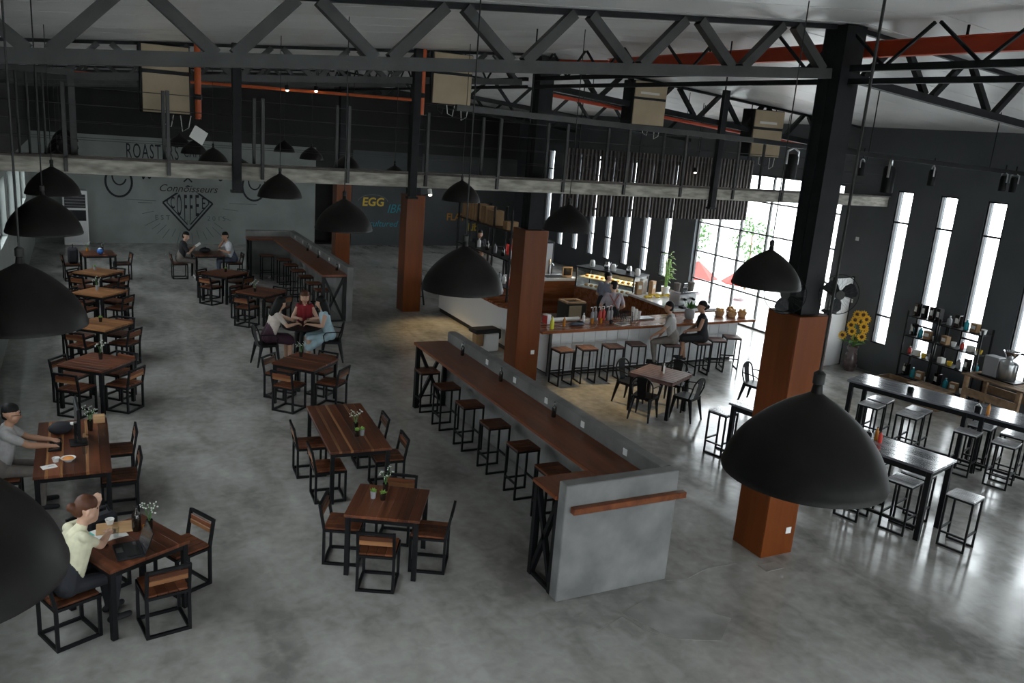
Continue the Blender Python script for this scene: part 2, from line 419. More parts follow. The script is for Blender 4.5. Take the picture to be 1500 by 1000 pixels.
# back wall: pale painted part with the mural, dark opening, chalkboard part, black upper part
wb = struct(B(((XL+8.1)/2, YB+.1, 1.86), (8.1-XL, .2, 3.72)).build('wall_back', 'sage_plaster'), 'pale sage back wall painted with a coffee mural')
wc = struct(B(((9.55+XR)/2, YB+.1, 1.86), (XR-9.55, .2, 3.72)).build('wall_back_chalk', 'dark_plaster'), 'dark back wall with chalk lettering')
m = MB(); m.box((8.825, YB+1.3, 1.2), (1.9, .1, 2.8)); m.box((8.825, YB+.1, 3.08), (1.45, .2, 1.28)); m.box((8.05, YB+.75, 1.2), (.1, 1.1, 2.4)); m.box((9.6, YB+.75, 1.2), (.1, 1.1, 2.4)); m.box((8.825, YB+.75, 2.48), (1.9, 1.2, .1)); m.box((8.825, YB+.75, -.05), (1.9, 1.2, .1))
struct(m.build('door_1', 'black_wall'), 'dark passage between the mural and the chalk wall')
struct(B(((XL+XR)/2, YB+.1, 5.085), (XR-XL, .2, 2.73)).build('wall_back_upper', 'black_wall'), 'black upper part of the back wall')

ce = sroot('ceiling', 'white panelled gable ceiling with fine seams')
def slope_panel(x0, x1, y0, y1, th=.05, name='ceiling_panel', mat='ceiling_panel', dz=0):
    v = []
    for z in (0, th):
        for x, y in ((x0, y0), (x1, y0), (x1, y1), (x0, y1)): v.append((x, y, ceil_z(x)+z+dz))
    return MB().add(v, [(3,2,1,0),(4,5,6,7),(0,1,5,4),(1,2,6,5),(2,3,7,6),(3,0,4,7)]).build(name, mat, ce)
y = YF
while y < YB-.01:
    y1 = min(y+1.0, YB)
    slope_panel(XL, 7.7, y+.012, y1-.012); slope_panel(7.7, XR, y+.012, y1-.012)
    y = y1
slope_panel(XL-.3, 7.7, YF-.3, YB+.3, .1, 'roof_deck', 'ceiling_gap', .052); slope_panel(7.7, XR+.3, YF-.3, YB+.3, .1, 'roof_deck', 'ceiling_gap', .052)

# mural on the pale wall (flat print, a few mm proud)
fy = YB-.006; F3 = (pi/2, 0, 0)
def line_on_wall(pts, w, mat, parent, name='mural_line', y=fy):
    m = MB()
    for a, b in zip(pts, pts[1:]): m.bar((a[0], y, a[1]), (b[0], y, b[1]), .006, w, (0, 1, 0)) if False else m.bar((a[0], y, a[1]), (b[0], y, b[1]), w, .006, (0, 1, 0))
    return m.build(name, mat, parent)
def ring_on_wall(cx, cz, rx, rz_, w, mat, parent, a0=0, a1=2*pi, n=36):
    return line_on_wall([(cx+rx*cos(a0+(a1-a0)*i/n), cz+rz_*sin(a0+(a1-a0)*i/n)) for i in range(n+1)], w, mat, parent)
dc = (3.48, 1.45)
line_on_wall([(dc[0], 2.10), (4.32, 1.48), (dc[0], .48), (2.62, 1.48), (dc[0], 2.10)], .06, 'ink_black', wb, 'mural_diamond')
line_on_wall([(dc[0]-.14, 2.24), (dc[0], 2.38), (dc[0]+.14, 2.24)], .05, 'ink_black', wb, 'mural_chevron')
line_on_wall([(2.79, 1.62), (2.76, 1.48), (3.44, .70)], .035, 'ink_black', wb, 'mural_diamond')
line_on_wall([(4.17, 1.62), (4.19, 1.48), (3.54, .70)], .035, 'ink_black', wb, 'mural_diamond')
B((dc[0], fy-.004, 1.95), (1.5, .006, .22)).build('mural_banner', 'sage_plaster', wb)
# tall letters cut to the diamond
for ch, x, z0, z1, w in (('C', 2.95, 1.28, 1.70, .15), ('O', 3.17, 1.02, 1.80, .16), ('F', 3.38, .86, 1.80, .13), ('F', 3.57, .86, 1.80, .13), ('E', 3.78, 1.02, 1.80, .15), ('E', 4.00, 1.28, 1.70, .14)):
    h = z1-z0
    t = text(ch, h/.70, 'ink_black', wb, (x, fy, z0), F3, 0, min(1, w/(h/.70*(.70 if ch in 'CO' else .50))), .003, 'mural_letter', bold=.004)
text('Connoisseurs', .36, 'ink_brown', wb, (3.48, fy-.012, 1.88), F3, .35, 1.0, .003, 'mural_script')
text('EST', .24, 'ink_faint', wb, (2.60, fy, .86), F3, 0, 1, .003, 'mural_letter', space=1.6)
text('2015', .24, 'ink_faint', wb, (4.45, fy, .86), F3, 0, 1, .003, 'mural_letter', space=1.5)
text('10', .2, 'ink_faint', wb, (3.48, fy, .72), F3, 0, 1, .003, 'mural_letter')
for i in range(22):
    a = pi+pi*i/21
    if 4 < i < 17 or i % 2 == 0:
        r0 = 1.15+.1*(i % 2); r1 = r0+.35+.3*random.random()
        line_on_wall([(dc[0]+r0*cos(a)*1.05, dc[1]+r0*sin(a)*.85), (dc[0]+r1*cos(a)*1.05, dc[1]+r1*sin(a)*.85)], .018, 'ink_faint', wb, 'mural_ray')
line_on_wall([(1.4, 1.55), (2.4, 1.53)], .02, 'ink_faint', wb, 'mural_ray'); line_on_wall([(4.9, 1.50), (5.9, 1.50)], .02, 'ink_faint', wb, 'mural_ray')
for cx in (1.21, 5.80):
    ring_on_wall(cx, 2.16, .42, .52, .07, 'ink_black', wb); ring_on_wall(cx+.02, 2.35, .22, .30, .05, 'ink_black', wb, pi*.9, pi*1.9, 18)
line_on_wall([(1.95, 2.55), (2.0, 2.28), (2.1, 2.5), (2.2, 2.3), (2.32, 2.5)], .05, 'ink_black', wb); line_on_wall([(4.45, 2.48), (4.6, 2.32), (4.75, 2.46)], .05, 'ink_black', wb)
text('ROASTERS', .72, 'ink_black', wb, (1.46, fy, 3.00), F3, 0, .46, .003, 'mural_letter', 'LEFT', 1.15)
text('CAFE', .50, 'ink_black', wb, (3.35, fy, 3.12), F3, 0, .5, .003, 'mural_letter', 'LEFT', 1.15)
for i in range(4): line_on_wall([(2.95+.42*i, 2.98), (3.12+.42*i, 2.98), (3.035+.42*i, 2.84), (2.95+.42*i, 2.98)], .05, 'ink_black', wb)
# chalk lettering on the dark wall
text('EGG', .46, 'chalk_yellow', wc, (10.42, fy, 1.58), F3, .1, 1, .003, 'chalk_letter', bold=.012)
text('IBRIK', .5, 'chalk_cyan', wc, (11.0, fy, 1.32), F3, .3, .9, .003, 'chalk_letter', 'LEFT')
text('cultured brews', .36, 'chalk_cyan', wc, (10.25, fy, .76), F3, .3, 1, .003, 'chalk_letter', 'LEFT')
ring_on_wall(10.42, 1.72, .62, .30, .03, 'ink_faint', wc, .1, pi-.1, 16)
text('FLAT', .40, 'chalk_orange', wc, (13.62, fy, 1.08), F3, 0, .95, .003, 'chalk_letter', 'LEFT', bold=.008)
text('Lib', .44, 'chalk_yellow', wc, (14.62, fy, .66), F3, 0, .9, .003, 'chalk_letter', 'LEFT', bold=.008)

# ------------------------------------------------------------------ columns
def column(x, y, s, zt, label, sock):
    r = thing('column', label, 'column', (x, y, 0))
    h = s/2
    for dx, dy, sx, sy in ((0, -h+.01, s, .02), (0, h-.01, s, .02), (-h+.01, 0, .02, s-.04), (h-.01, 0, .02, s-.04)):
        B((dx, dy, zt/2), (sx, sy, zt), 0, .004).build('veneer_panel', 'veneer', r)
    B((0, 0, zt-.012), (s-.04, s-.04, .02)).build('cladding_top', 'veneer', r)
    top = 6.38-.08*abs(x-7.7)
    m = MB(); m.box((0, 0, (zt+top)/2), (.30, .016, top-zt)); m.box((0, .15, (zt+top)/2), (.30, .02, top-zt)); m.box((0, -.15, (zt+top)/2), (.30, .02, top-zt)); m.box((-.13, 0, (zt+top)/2), (.02, .29, top-zt)); m.box((.13, 0, (zt+top)/2), (.02, .29, top-zt))
    m.build('steel_post', 'dark_steel', r)
    if sock: B(sock, (.085, .012, .085) if abs(sock[1]) > h-.01 else (.012, .085, .085), 0, .004).build('socket', 'white_plastic', r)
    return r
CX = [(7.70, 7.25), (7.96, 14.72), (7.83, 21.15), (7.86, 28.1)]
column(*CX[0], .52, 3.12, 'wood-clad column nearest the viewer, behind the large pendant lamp', (.14, -.266, .33))
column(*CX[1], .52, 3.10, 'wood-clad column at the corner of the bar', (.12, -.266, .62))
column(*CX[2], .50, 3.12, 'wood-clad column beside the folded ladder past the bar', None)
column(*CX[3], .50, 3.10, 'farthest wood-clad column beside the mural wall', None)

def flood(loc, aim, power, label):
    r = thing('floodlight', label, 'floodlight', loc)
    d = (Vector(aim)-Vector(loc)).normalized()
    MB().tube([tuple(-d*.10), tuple(d*.06)], .055, 12).build('barrel', 'white_plastic', r)
    MB().tube([tuple(d*.060), tuple(d*.064)], .045, 12).build('lens', 'spot_glow', r)
    MB().tube([(0, 0, -.02), (-.14, .16, -.09)], .014, 6).build('bracket', 'black_steel', r)
    l = bpy.data.lights.new('flood_beam', 'SPOT'); l.energy = power; l.color = (1, .70, .30); l.spot_size = RAD(58); l.spot_blend = .9; l.shadow_soft_size = .05
    o = bpy.data.objects.new('flood_beam', l); COL.objects.link(o); o.parent = r; o.location = d*.075; o.rotation_euler = d.to_track_quat('-Z', 'Y').to_euler()
flood((8.16, 20.80, 3.20), (7.9, 18.7, 0), 260, 'small warm floodlight on the column beside the ladder')
flood((8.30, 14.38, 3.18), (9.35, 13.05, 0), 240, 'small warm floodlight on the column at the bar corner')
# ------------------------------------------------------------------ roof trusses
def truss(y, side, label, pitch=1.28, cw=.11, ww=.095):
    r = thing('roof_truss', label, 'truss')
    if side < 0:
        x0, x1 = XL+.02, 7.50; zb = lambda x: 5.86-.08*(7.5-x)
        xs = []; x = 7.46
        while x > XL+.2: xs.append(x); x -= pitch
    else:
        x0, x1 = 7.92, XR-.02; zb = lambda x: 5.84-.088*(x-7.95)
        xs = []; x = 7.98
        while x < XR-.2: xs.append(x); x += pitch
    zt = lambda x: ceil_z(x)-.03
    MB().bar((x0, y, zb(x0)), (x1, y, zb(x1)), cw, cw).build('bottom_chord', 'grey_steel' if side < 0 else 'dark_steel', r)
    MB().bar((x0, y, zt(x0)), (x1, y, zt(x1)), .06, .05).build('top_chord', 'dark_steel', r)
    for i, x in enumerate(xs):
        for d in (-1, 1):
            xt = x+d*pitch/2*.86
            if not (x0 < xt < x1): continue
            xb = x+d*.07
            MB().bar((xb, y, zb(xb)+.04), (xt, y, zt(xt)-.015), ww, ww).build('web_member', 'grey_steel' if side < 0 else 'dark_steel', r)
    return r
truss(7.22, -1, 'large grey roof truss crossing the top left of view')
truss(7.22, 1, 'dark roof truss sloping down from the near column to the right wall', 1.22, .09, .07)
truss(14.75, -1, 'grey roof truss over the catwalk on the left', 1.28, .11, .08)
truss(14.75, 1, 'dark roof truss over the catwalk above the bar', 1.25, .11, .08)
truss(21.2, -1, 'farther roof truss on the left beyond the catwalk', 1.28, .10, .07)
truss(21.2, 1, 'farther roof truss above the back of the bar', 1.28, .10, .07)
truss(28.1, -1, 'farthest roof truss on the left near the back wall', 1.28, .10, .07)
truss(28.1, 1, 'farthest roof truss on the right near the back wall', 1.28, .10, .07)
g = thing('ridge_girder', 'thin-webbed ridge girder running along the column line', 'girder')
for ya, yb in ((-3.9, 7.08), (7.42, 14.55), (14.89, 20.98), (21.32, 27.92), (28.28, 32.6)):
    MB().bar((7.70, ya, 5.93), (7.70, yb, 5.93), .07, .07).build('bottom_chord', 'dark_steel', g)
    MB().bar((7.70, ya, 5.79), (7.70, yb, 5.79), .06, .06).build('lower_chord', 'dark_steel', g)
yy = -3.4
while yy < 32:
    MB().bar((7.70, yy, 5.96), (7.70, yy+.5, 6.35), .03).build('web_member', 'dark_steel', g)
    MB().bar((7.70, yy+.56, 6.35), (7.70, yy+1.06, 5.96), .03).build('web_member', 'dark_steel', g)
    yy += 1.12
r = thing('red_beam', 'red painted steel beam under the ridge', 'beam')
m = MB(); m.box((8.05, 4.9, 6.17), (.012, 15.4, .16)); m.box((8.05, 4.9, 6.25), (.10, 15.4, .012)); m.box((8.05, 4.9, 6.09), (.10, 15.4, .012)); m.build('web_and_flanges', 'red_paint', r)
MB().bar((8.05, 12.6, 6.17), (7.8, 13.9, 6.2), .08, .12).build('end_brace', 'red_paint', r)
for yy in (2.0, 6.0, 10.0): MB().bar((8.05, yy, 6.24), (8.05, yy, 6.36), .02).build('hanger_rod', 'dark_steel', r)
r = thing('red_pipe', 'thin red sprinkler pipe along the left bay', 'pipe')
MB().tube([(-1.3, 20.6, 5.42), (3.0, 20.6, 5.46), (7.5, 20.6, 5.50)], .035, 8).build('pipe_run', 'orange_paint', r)
for x in (0, 3, 6): MB().tube([(x, 20.6, 5.44), (x, 20.6, ceil_z(x))], .008, 6).build('hanger_rod', 'dark_steel', r)
r = thing('red_pipe', 'thin red sprinkler pipe over the bar sloping with the roof', 'pipe')
MB().tube([(8.4, 15.4, 5.72), (16.7, 15.4, 5.06)], .035, 8).build('pipe_run', 'red_paint', r)
for x in (9.5, 12, 15): MB().tube([(x, 15.4, 5.72-.0795*(x-8.4)), (x, 15.4, ceil_z(x))], .008, 6).build('hanger_rod', 'dark_steel', r)

# ------------------------------------------------------------------ catwalk
W0, W1, ZB, ZT = 13.66, 14.40, 3.90, 4.12
cwk = thing('catwalk', 'concrete catwalk crossing the hall below the roof trusses', 'walkway')
B(((XL+XR)/2, (W0+W1)/2, (ZB+ZT)/2), (XR-XL-.02, W1-W0, ZT-ZB), 0, .008).build('deck', 'concrete_edge', cwk)
B(((XL+XR)/2, W0-.03, ZT+.012), (XR-XL-.02, .05, .03)).build('kerb_angle', 'dark_batten', cwk)
for i in range(12):
    x = 1.19+1.355*(i-1)
    if x > XR-.2: break
    B((x, W0-.03, (3.93+5.15)/2), (.05, .05, 1.22), 0, .004).build('rail_post', 'grey_steel', cwk)
    B((x, W1-.04, (ZT+5.15)/2), (.05, .05, 1.03), 0, .004).build('rail_post', 'grey_steel', cwk)
for z in (4.38, 4.62, 4.86, 5.10):
    for y in (W0-.03, W1-.04): MB().tube([(XL+.05, y, z), (XR-.05, y, z)], .0035, 5).build('rail_cable', 'grey_steel', cwk)
for x in (2.15, 5.0, 11.46, 14.81):
    zc = ceil_z(x)-.05
    B((x, W0-.09, (3.72+zc)/2), (.13, .10, zc-3.72), 0, .005).build('hanger_post', 'dark_steel', cwk)
    B((x, W0-.09, 3.74), (.18, .13, .04)).build('foot_plate', 'dark_steel', cwk)
for x in (): MB().tube([(x, W0-.05, 3.62), (x, W0-.05, 4.12)], .02, 8).build('light_tube', 'label_white', cwk)
fr = thing('catwalk_gate', 'dark steel door frame standing on the left end of the catwalk', 'frame', (0, 0, 0))
B((-.05, 14.2, 4.70), (.09, .09, 1.14)).build('post', 'grey_steel', fr); B((-1.1, 14.2, 4.70), (.09, .09, 1.14)).build('post', 'grey_steel', fr)
B((-.60, 14.2, 5.30), (1.2, .10, .08)).build('header', 'grey_steel', fr)
for x in (-.75, -.62, -.5, -.42): MB().tube([(x, 14.2, 4.12), (x, 14.2, 5.26)], .018, 8).build('vertical_pipe', 'grey_steel', fr)

# beige cabinets hanging behind the catwalk rail
def cabinet(x, z0, z1, wd, label):
    r = thing('hanging_cabinet', label, 'cabinet', (x, 14.62, z0), 0, 'beige cabinets hung behind the catwalk')
    h = z1-z0
    B((wd/2, .20, h/2), (wd, .36, h), 0, .01).build('body', 'dark_steel', r)
    d = B((wd/2+.01, .01, h*.30), (wd-.06, .03, h*.56), 0, .006).build('lower_door', 'beige_panel', r)
    B((wd/2, .01, h*.605), (wd-.08, .02, h*.05)).build('dark_strip', 'ink_black', r)
    ud = B((wd/2+.01, .01, h*.81), (wd-.06, .03, h*.35), 0, .006).build('upper_door', 'beige_panel', r)
    B((wd*.48, -.008, h*.73), (wd*.55, .008, h*.05)).build('name_label', 'label_white', ud)
    for i, dx in enumerate((.2, .45, .62, .8)):
        MB().tube([(wd*dx, .1, .01), (wd*dx+.03, .12, -.10-.05*i), (wd*dx+.12, .1, -.16-.03*(i % 2)), (wd*dx+.16, .12, 0)], .008, 5).build('loose_wire', 'label_white' if i % 2 else 'cable', r)
    for dx in (.1, .9): MB().tube([(wd*dx, .2, h), (wd*dx, .2, ceil_z(x+wd*dx)-z0)], .012, 6).build('hanger_rod', 'dark_steel', r)
cabinet(.88, 4.80, 5.84, .74, 'beige hanging cabinet farthest left, beside the orange pipe with a white tag')
cabinet(5.65, 5.32, 6.22, .80, 'beige hanging cabinet second from the left, beside the plain orange pipe')
cabinet(9.98, 5.26, 6.13, .84, 'beige hanging cabinet third from the left, above the slatted screen')
cabinet(13.2, 4.80, 5.82, .90, 'beige hanging cabinet nearest the right wall')
for x, z0, lab in ((1.72, 4.76, 'vertical orange pipe ending in a white tag'), (5.46, 5.10, 'vertical orange pipe beside the second beige cabinet')):
    r = thing('orange_pipe', lab, 'pipe', (x, 14.55, z0))
    MB().tube([(0, 0, 0), (0, 0, ceil_z(x)-z0)], .05, 10).build('pipe_run', 'orange_paint', r)
    MB().lathe([(.062, .3), (.062, .38)], (0, 0, 0), 12).build('clamp', 'dark_steel', r)
r = thing('price_tag', 'white tag hanging from a string below the orange pipe', 'tag', (1.60, 13.55, 4.50))
MB().add([(-.13, 0, .02), (.05, 0, -.10), (.14, .01, .08), (-.04, .01, .19), (-.13, .004, .02), (.05, .004, -.10), (.14, .014, .08), (-.04, .014, .19)], [(0,1,2,3),(7,6,5,4),(0,4,5,1),(1,5,6,2),(2,6,7,3),(3,7,4,0)]).build('card', 'label_white', r)
MB().tube([(-.04, .005, .18), (.05, .03, .3), (.12, .98, .30)], .004, 5).build('string', 'cable', r)

# ------------------------------------------------------------------ slatted screen above the bar
r = thing('slat_screen', 'hanging screen of vertical timber slats above the bar', 'screen', (10.0, 17.0, 0))
for i in range(54): B((i*.104, 0, 3.90), (.045, .07, 1.54)).build('slat', 'dark_batten', r)
for z in (3.30, 4.45): B((2.76, .06, z), (5.6, .04, .05)).build('cross_rail', 'dark_steel', r)
for x in (.3, 2.0, 3.8, 5.4): MB().tube([(x, .06, 4.45), (x, .06, ceil_z(10+x))], .012, 6).build('hanger_rod', 'dark_steel', r)

# ------------------------------------------------------------------ track lighting
r = thing('light_track', 'long dark lighting track across the right half of the hall', 'track')
MB().bar((4.0, 9.5, 5.19), (8.6, 9.5, 5.10), .07, .07).build('track_bar', 'grey_steel', r)
MB().bar((8.6, 9.5, 5.10), (16.7, 9.5, 4.86), .07, .07).build('track_bar', 'dark_steel', r)
for x in (5, 8, 11, 14, 16): MB().tube([(x, 9.5, 5.08 if x < 10 else 4.95), (x, 9.5, ceil_z(x))], .01, 6).build('hanger_rod', 'dark_steel', r)
def spot(x, z, s, tilt, label):
    r = thing('spotlight', label, 'spotlight', (x, 9.5, z), tilt, 'spotlights on the long track')
    MB().lathe([(.055*s, -.15*s), (.062*s, -.15*s), (.062*s, .08*s), (.05*s, .11*s), (.02, .12*s)], (0, 0, 0), 14).build('barrel', 'black_steel', r)
    MB().tube([(-.08*s, 0, .0), (-.08*s, 0, .14*s), (0, 0, .18*s), (.08*s, 0, .14*s), (.08*s, 0, 0)], .012*s, 6).build('yoke', 'steel', r)
    MB().tube([(0, 0, .17*s), (0, 0, .30)], .012, 6).build('stem', 'black_steel', r)
for i, (x, z, s) in enumerate(((9.43, 4.80, 1.35), (10.9, 4.82, .8), (11.54, 4.70, 1.6), (12.57, 4.76, 1.0), (14.45, 4.74, 1.0), (14.75, 4.73, 1.0))):
    spot(x, z, s, .3*i, 'black spotlight on the ceiling track, number %s from the left' % ('one', 'two', 'three', 'four', 'five', 'six')[i])

for i, (x, y, z) in enumerate(((4.37, 20.45, 5.46), (5.04, 20.45, 5.50), (13.46, 16.7, 4.30))):
    r = thing('downlight', 'tiny lit downlight, %s' % ('left one under the thin red pipe', 'right one under the thin red pipe', 'in front of the slatted screen')[i], 'downlight', (x, y, z))
    MB().lathe([(.05, 0), (.055, .10), (.02, .12)], (0, 0, 0), 12).build('can', 'black_steel', r); MB().ball((0, 0, 0), .035, 10, 6).build('bulb', 'spot_glow', r); MB().tube([(0, 0, .11), (0, 0, ceil_z(x)-z)], .008, 6).build('stem', 'black_steel', r)
# ------------------------------------------------------------------ pendant dome lamps
def make_lamp():
    r = thing('pendant_lamp', 'x', 'lamp')
    out = [(.31*sin(t), .245*(1-((1-cos(t))**.92))) for t in [pi/2*i/14 for i in range(14, -1, -1)]]
    prof = [(.300, 0), (.312, -.004), (.313, .01)]
    R, Hh = .31, .33
    N_ = 16
    for i in range(1, N_):
        q = i/N_                       # height fraction
        prof.append((R*(1-q**1.75)**.80, Hh*q))
    prof += [(.022, Hh*.995), (.018, Hh+.03), (.012, Hh+.035)]
    inner = [(max(a-.012, .006), max(z-.01, .0)) for a, z in prof[3:-2]][::-1]
    sh_ = MB().lathe(prof, (0, 0, 0), 48, False).build('shade', 'lamp_metal', r)
    MB().lathe([(.300, 0)]+inner[::-1], (0, 0, 0), 40, False).build('shade_lining', 'lamp_inside', sh_)
    MB().lathe([(.008, Hh+.03), (.022, Hh+.035), (.022, Hh+.075), (.010, Hh+.085)], (0, 0, 0), 12).build('cap', 'black_matte', r)
    MB().ball((0, 0, .10), (.035, .035, .05), 12, 8).build('bulb', 'white_plastic', r)
    return r
lamp = Proto(make_lamp)
def put_lamp(x, y, z, label):
    o = lamp.put((x, y, z), random.random(), label, 'black dome pendant lamps')
    MB().tube([(0, 0, .36), (0, 0, ceil_z(x)-z)], .0055, 6).build('cord', 'cable', o)
ROWS = {'left': (-.30, [2.32, 5.05, 8.52, 11.85, 15.3, 18.7, 22.1, 25.5]), 'middle': (2.56, [5.75, 9.05, 12.4, 15.8, 19.2, 22.6, 26.0]), 'right': (5.55, [5.68, 9.30, 12.75, 16.1, 19.5, 22.9, 26.3])}
ORD = ('first', 'second', 'third', 'fourth', 'fifth', 'sixth', 'seventh', 'eighth')
for row, (x, ys) in ROWS.items():
    for i, y in enumerate(ys):
        put_lamp(x-(.08 if y < 2.5 else 0), y, 3.79, 'black dome pendant lamp, %s from the front in the %s row' % (ORD[i], row+'-hand' if row != 'middle' else 'middle'))
put_lamp(2.46, 2.17, 3.79, 'largest black dome pendant lamp, in front of the near column')

# ================================================================== FURNITURE
def sqbar(p, q, w=.028): return MB().bar(p, q, w)
def make_chair():
    """low-back chair: wooden planks on a black square-tube cube frame; sitter looks to +y"""
    r = thing('dining_chair', 'x', 'chair'); a = .195; h = .44
    for sx in (-1, 1):
        sqbar((sx*a, a, 0), (sx*a, a, h), .03).build('leg', 'black_steel', r)
        MB().bar((sx*a, -a, 0), (sx*a, -a, h), .03).build('leg', 'black_steel', r)
        MB().bar((sx*a, -a, h), (sx*a, -a-.055, .74), .03, .03, (0, 1, 0)).build('back_post', 'black_steel', r)
        sqbar((sx*a, -a+.015, .015), (sx*a, a-.015, .015), .03).build('floor_rail', 'black_steel', r)
        sqbar((sx*a, -a+.015, h-.015), (sx*a, a-.015, h-.015), .03).build('seat_rail', 'black_steel', r)
    for sy in (-1, 1):
        sqbar((-a+.015, sy*a, .015), (a-.015, sy*a, .015), .03).build('floor_rail', 'black_steel', r)
        sqbar((-a+.015, sy*a, h-.015), (a-.015, sy*a, h-.015), .03).build('seat_rail', 'black_steel', r)
    sqbar((-a+.015, -a-.055, .725), (a-.015, -a-.055, .725), .03).build('top_rail', 'black_steel', r)
    for k in range(4): B((-.147+.098*k, 0, h+.012), (.095, .40, .024), 0, .004).build('seat_plank', 'seat_wood', r)
    for k, z in ((0, .605), (1, .66)): B((0, -a-.034-.008*k, z), (.36, .02, .052), 0, .004).build('back_plank', 'chair_back' if k == 0 else 'seat_wood', r)
    return r
chair = Proto(make_chair)
def make_table(wx, wy, woodm='table_wood', n=7, light=()):
    def mk():
        r = thing('dining_table', 'x', 'table')
        nl = len(light); pw = (wx-.032*nl)/(n-nl); x = -wx/2
        for k in range(n):      # sapwood strips are narrow, the rest equal
            p = .032 if k in light else pw
            pl = B((0, 0, 0), (wy, p-.002, .034), 0, .0015).build('top_plank', 'table_wood_light' if k in light else woodm, r); pl.location = (x+p/2, 0, .735); pl.rotation_euler.z = pi/2; x += p
        for sx in (-1, 1):
            for sy in (-1, 1): B((sx*(wx/2-.04), sy*(wy/2-.04), .359), (.055, .055, .718), 0, .003).build('leg', 'black_steel', r)
            B((sx*(wx/2-.04), 0, .69), (.045, wy-.14, .05)).build('apron', 'black_steel', r)
            B((0, sx*(wy/2-.04), .69), (wx-.14, .045, .05)).build('apron', 'black_steel', r)
        return r
    return mk
sq_dark = Proto(make_table(.84, .84, 'table_wood')); sq_light = Proto(make_table(.82, .82, 'table_wood_light', 6))
sq_mix = Proto(make_table(.84, .84, 'table_wood', 7, (3,)))
long_t = Proto(make_table(.82, 1.86, 'table_wood', 9, (1, 3, 6)))
SIDES = {}
def ring_chairs(cx, cy, th, dist, desc, skip=(), dists=None):
    """chairs at the four sides of a square table turned by th degrees; the sides are named as seen from the camera"""
    for k in range(4):
        a = RAD(th+90*k); d = dist if not dists else dists.get(k, dist)
        dx, dy = cos(a), sin(a)
        if k in skip: continue
        # name of the side in view: image right = (cos yaw, -sin yaw), away = (sin yaw, cos yaw)
        rgt = dx*cos(yaw)-dy*sin(yaw); fwd = dx*sin(yaw)+dy*cos(yaw)
        ang = math.degrees(atan2(fwd, rgt)) % 360
        nm = ['right', 'far right', 'far', 'far left', 'left', 'near left', 'near', 'near right'][int(((ang+22.5) % 360)//45)]
        jit = (random.random()-.5)*.12
        chair.put((cx+dx*d, cy+dy*d, 0), a+pi/2+jit, 'low-back chair on %s side of %s' % (nm, desc), 'low-back wooden chairs')
# middle aisle
sq_dark.put((3.0, 8.44, 0), RAD(-29), 'dark square wooden table with succulents, beside the counter end', 'square wooden tables'); ring_chairs(3.0, 8.44, -29, .50, 'the dark square table beside the counter end', (), {1: .58})
long_t.put((3.22, 10.95, 0), RAD(-4), 'long dark plank table with a flower vase in the middle aisle', 'long wooden tables')
for dx, dy, nm in ((-.46, .25, 'far left'), (-.42, -.62, 'near left'), (.44, -.50, 'near right'), (.44, .35, 'far right')):
    chair.put((3.22+dx, 10.95+dy, 0), (-pi/2 if dx < 0 else pi/2)+RAD(-4), 'low-back wooden chair at the %s of the long plank table in the aisle' % nm, 'low-back wooden chairs')
sq_mix.put((3.43, 14.30, 0), RAD(45), 'square table with a pale plank, in front of the three women', 'square wooden tables'); ring_chairs(3.43, 14.30, 45, .52, 'the square table in front of the three women')
sq_dark.put((3.78, 20.38, 0), RAD(42), 'reddish square table behind the woman in the blush blouse', 'square wooden tables'); ring_chairs(3.78, 20.38, 42, .52, 'the reddish table behind the woman in blush', ())
sq_dark.put((3.30, 22.85, 0), RAD(42), 'dark square table in front of the two men', 'square wooden tables'); ring_chairs(3.30, 22.85, 42, .52, 'the dark table in front of the two men')
sq_dark.put((3.28, 26.0, 0), RAD(3), 'dark square table where the two men sit face to face', 'square wooden tables')
chair.put((2.50, 26.05, 0), RAD(-88), 'low-back wooden chair under the man in black', 'low-back wooden chairs'); chair.put((4.05, 26.1, 0), RAD(92), 'low-back wooden chair under the man in white', 'low-back wooden chairs')
# left aisle
sq_dark.put((.26, 8.36, 0), RAD(28), 'dark square table with a laptop where the woman in cream sits', 'square wooden tables')
chair.put((-.27, 8.06, 0), RAD(-66), 'low-back wooden chair under the woman in the cream blouse', 'low-back wooden chairs')
chair.put((.55, 7.96, 0), RAD(9), 'low-back wooden chair on the near side of the laptop table', 'low-back wooden chairs')
chair.put((.80, 8.66, 0), RAD(118), 'low-back wooden chair on the right side of the laptop table', 'low-back wooden chairs')
chair.put((.02, 8.92, 0), RAD(208), 'low-back wooden chair with a dark bag behind the laptop table', 'low-back wooden chairs')
long_t.put((-.22, 11.15, 0), RAD(0), 'long dark table with the computer monitor by the left wall', 'long wooden tables')
chair.put((-1.0, 11.08, 0), RAD(-90), 'low-back wooden chair under the man typing', 'low-back wooden chairs')
chair.put((.28, 10.75, 0), RAD(90), 'low-back wooden chair at the near right of the monitor table', 'low-back wooden chairs')
chair.put((.28, 11.65, 0), RAD(90), 'low-back wooden chair at the far right of the monitor table', 'low-back wooden chairs')
LT = [((.12, 14.90), 51, sq_dark, 'dark square table first behind the monitor table', 'the first square table behind the monitor'),
      ((.24, 17.55), 51, sq_light, 'honey-brown square table second behind the monitor table', 'the second square table behind the monitor'),
      ((.28, 20.62), 50, sq_light, 'honey-brown square table third behind the monitor table', 'the third square table behind the monitor'),
      ((.31, 23.10), 50, sq_light, 'honey-brown square table fourth behind the monitor table', 'the fourth square table behind the monitor')]
for (x, y), th, pr, lab, desc in LT:
    pr.put((x, y, 0), RAD(th), lab, 'square wooden tables'); ring_chairs(x, y, th, .50, desc)
sq_dark.put((.36, 26.0, 0), RAD(8), 'dark square table with a blue ball at the far left', 'square wooden tables')
chair.put((.98, 26.05, 0), RAD(98), 'low-back wooden chair on the right of the far left table', 'low-back wooden chairs')
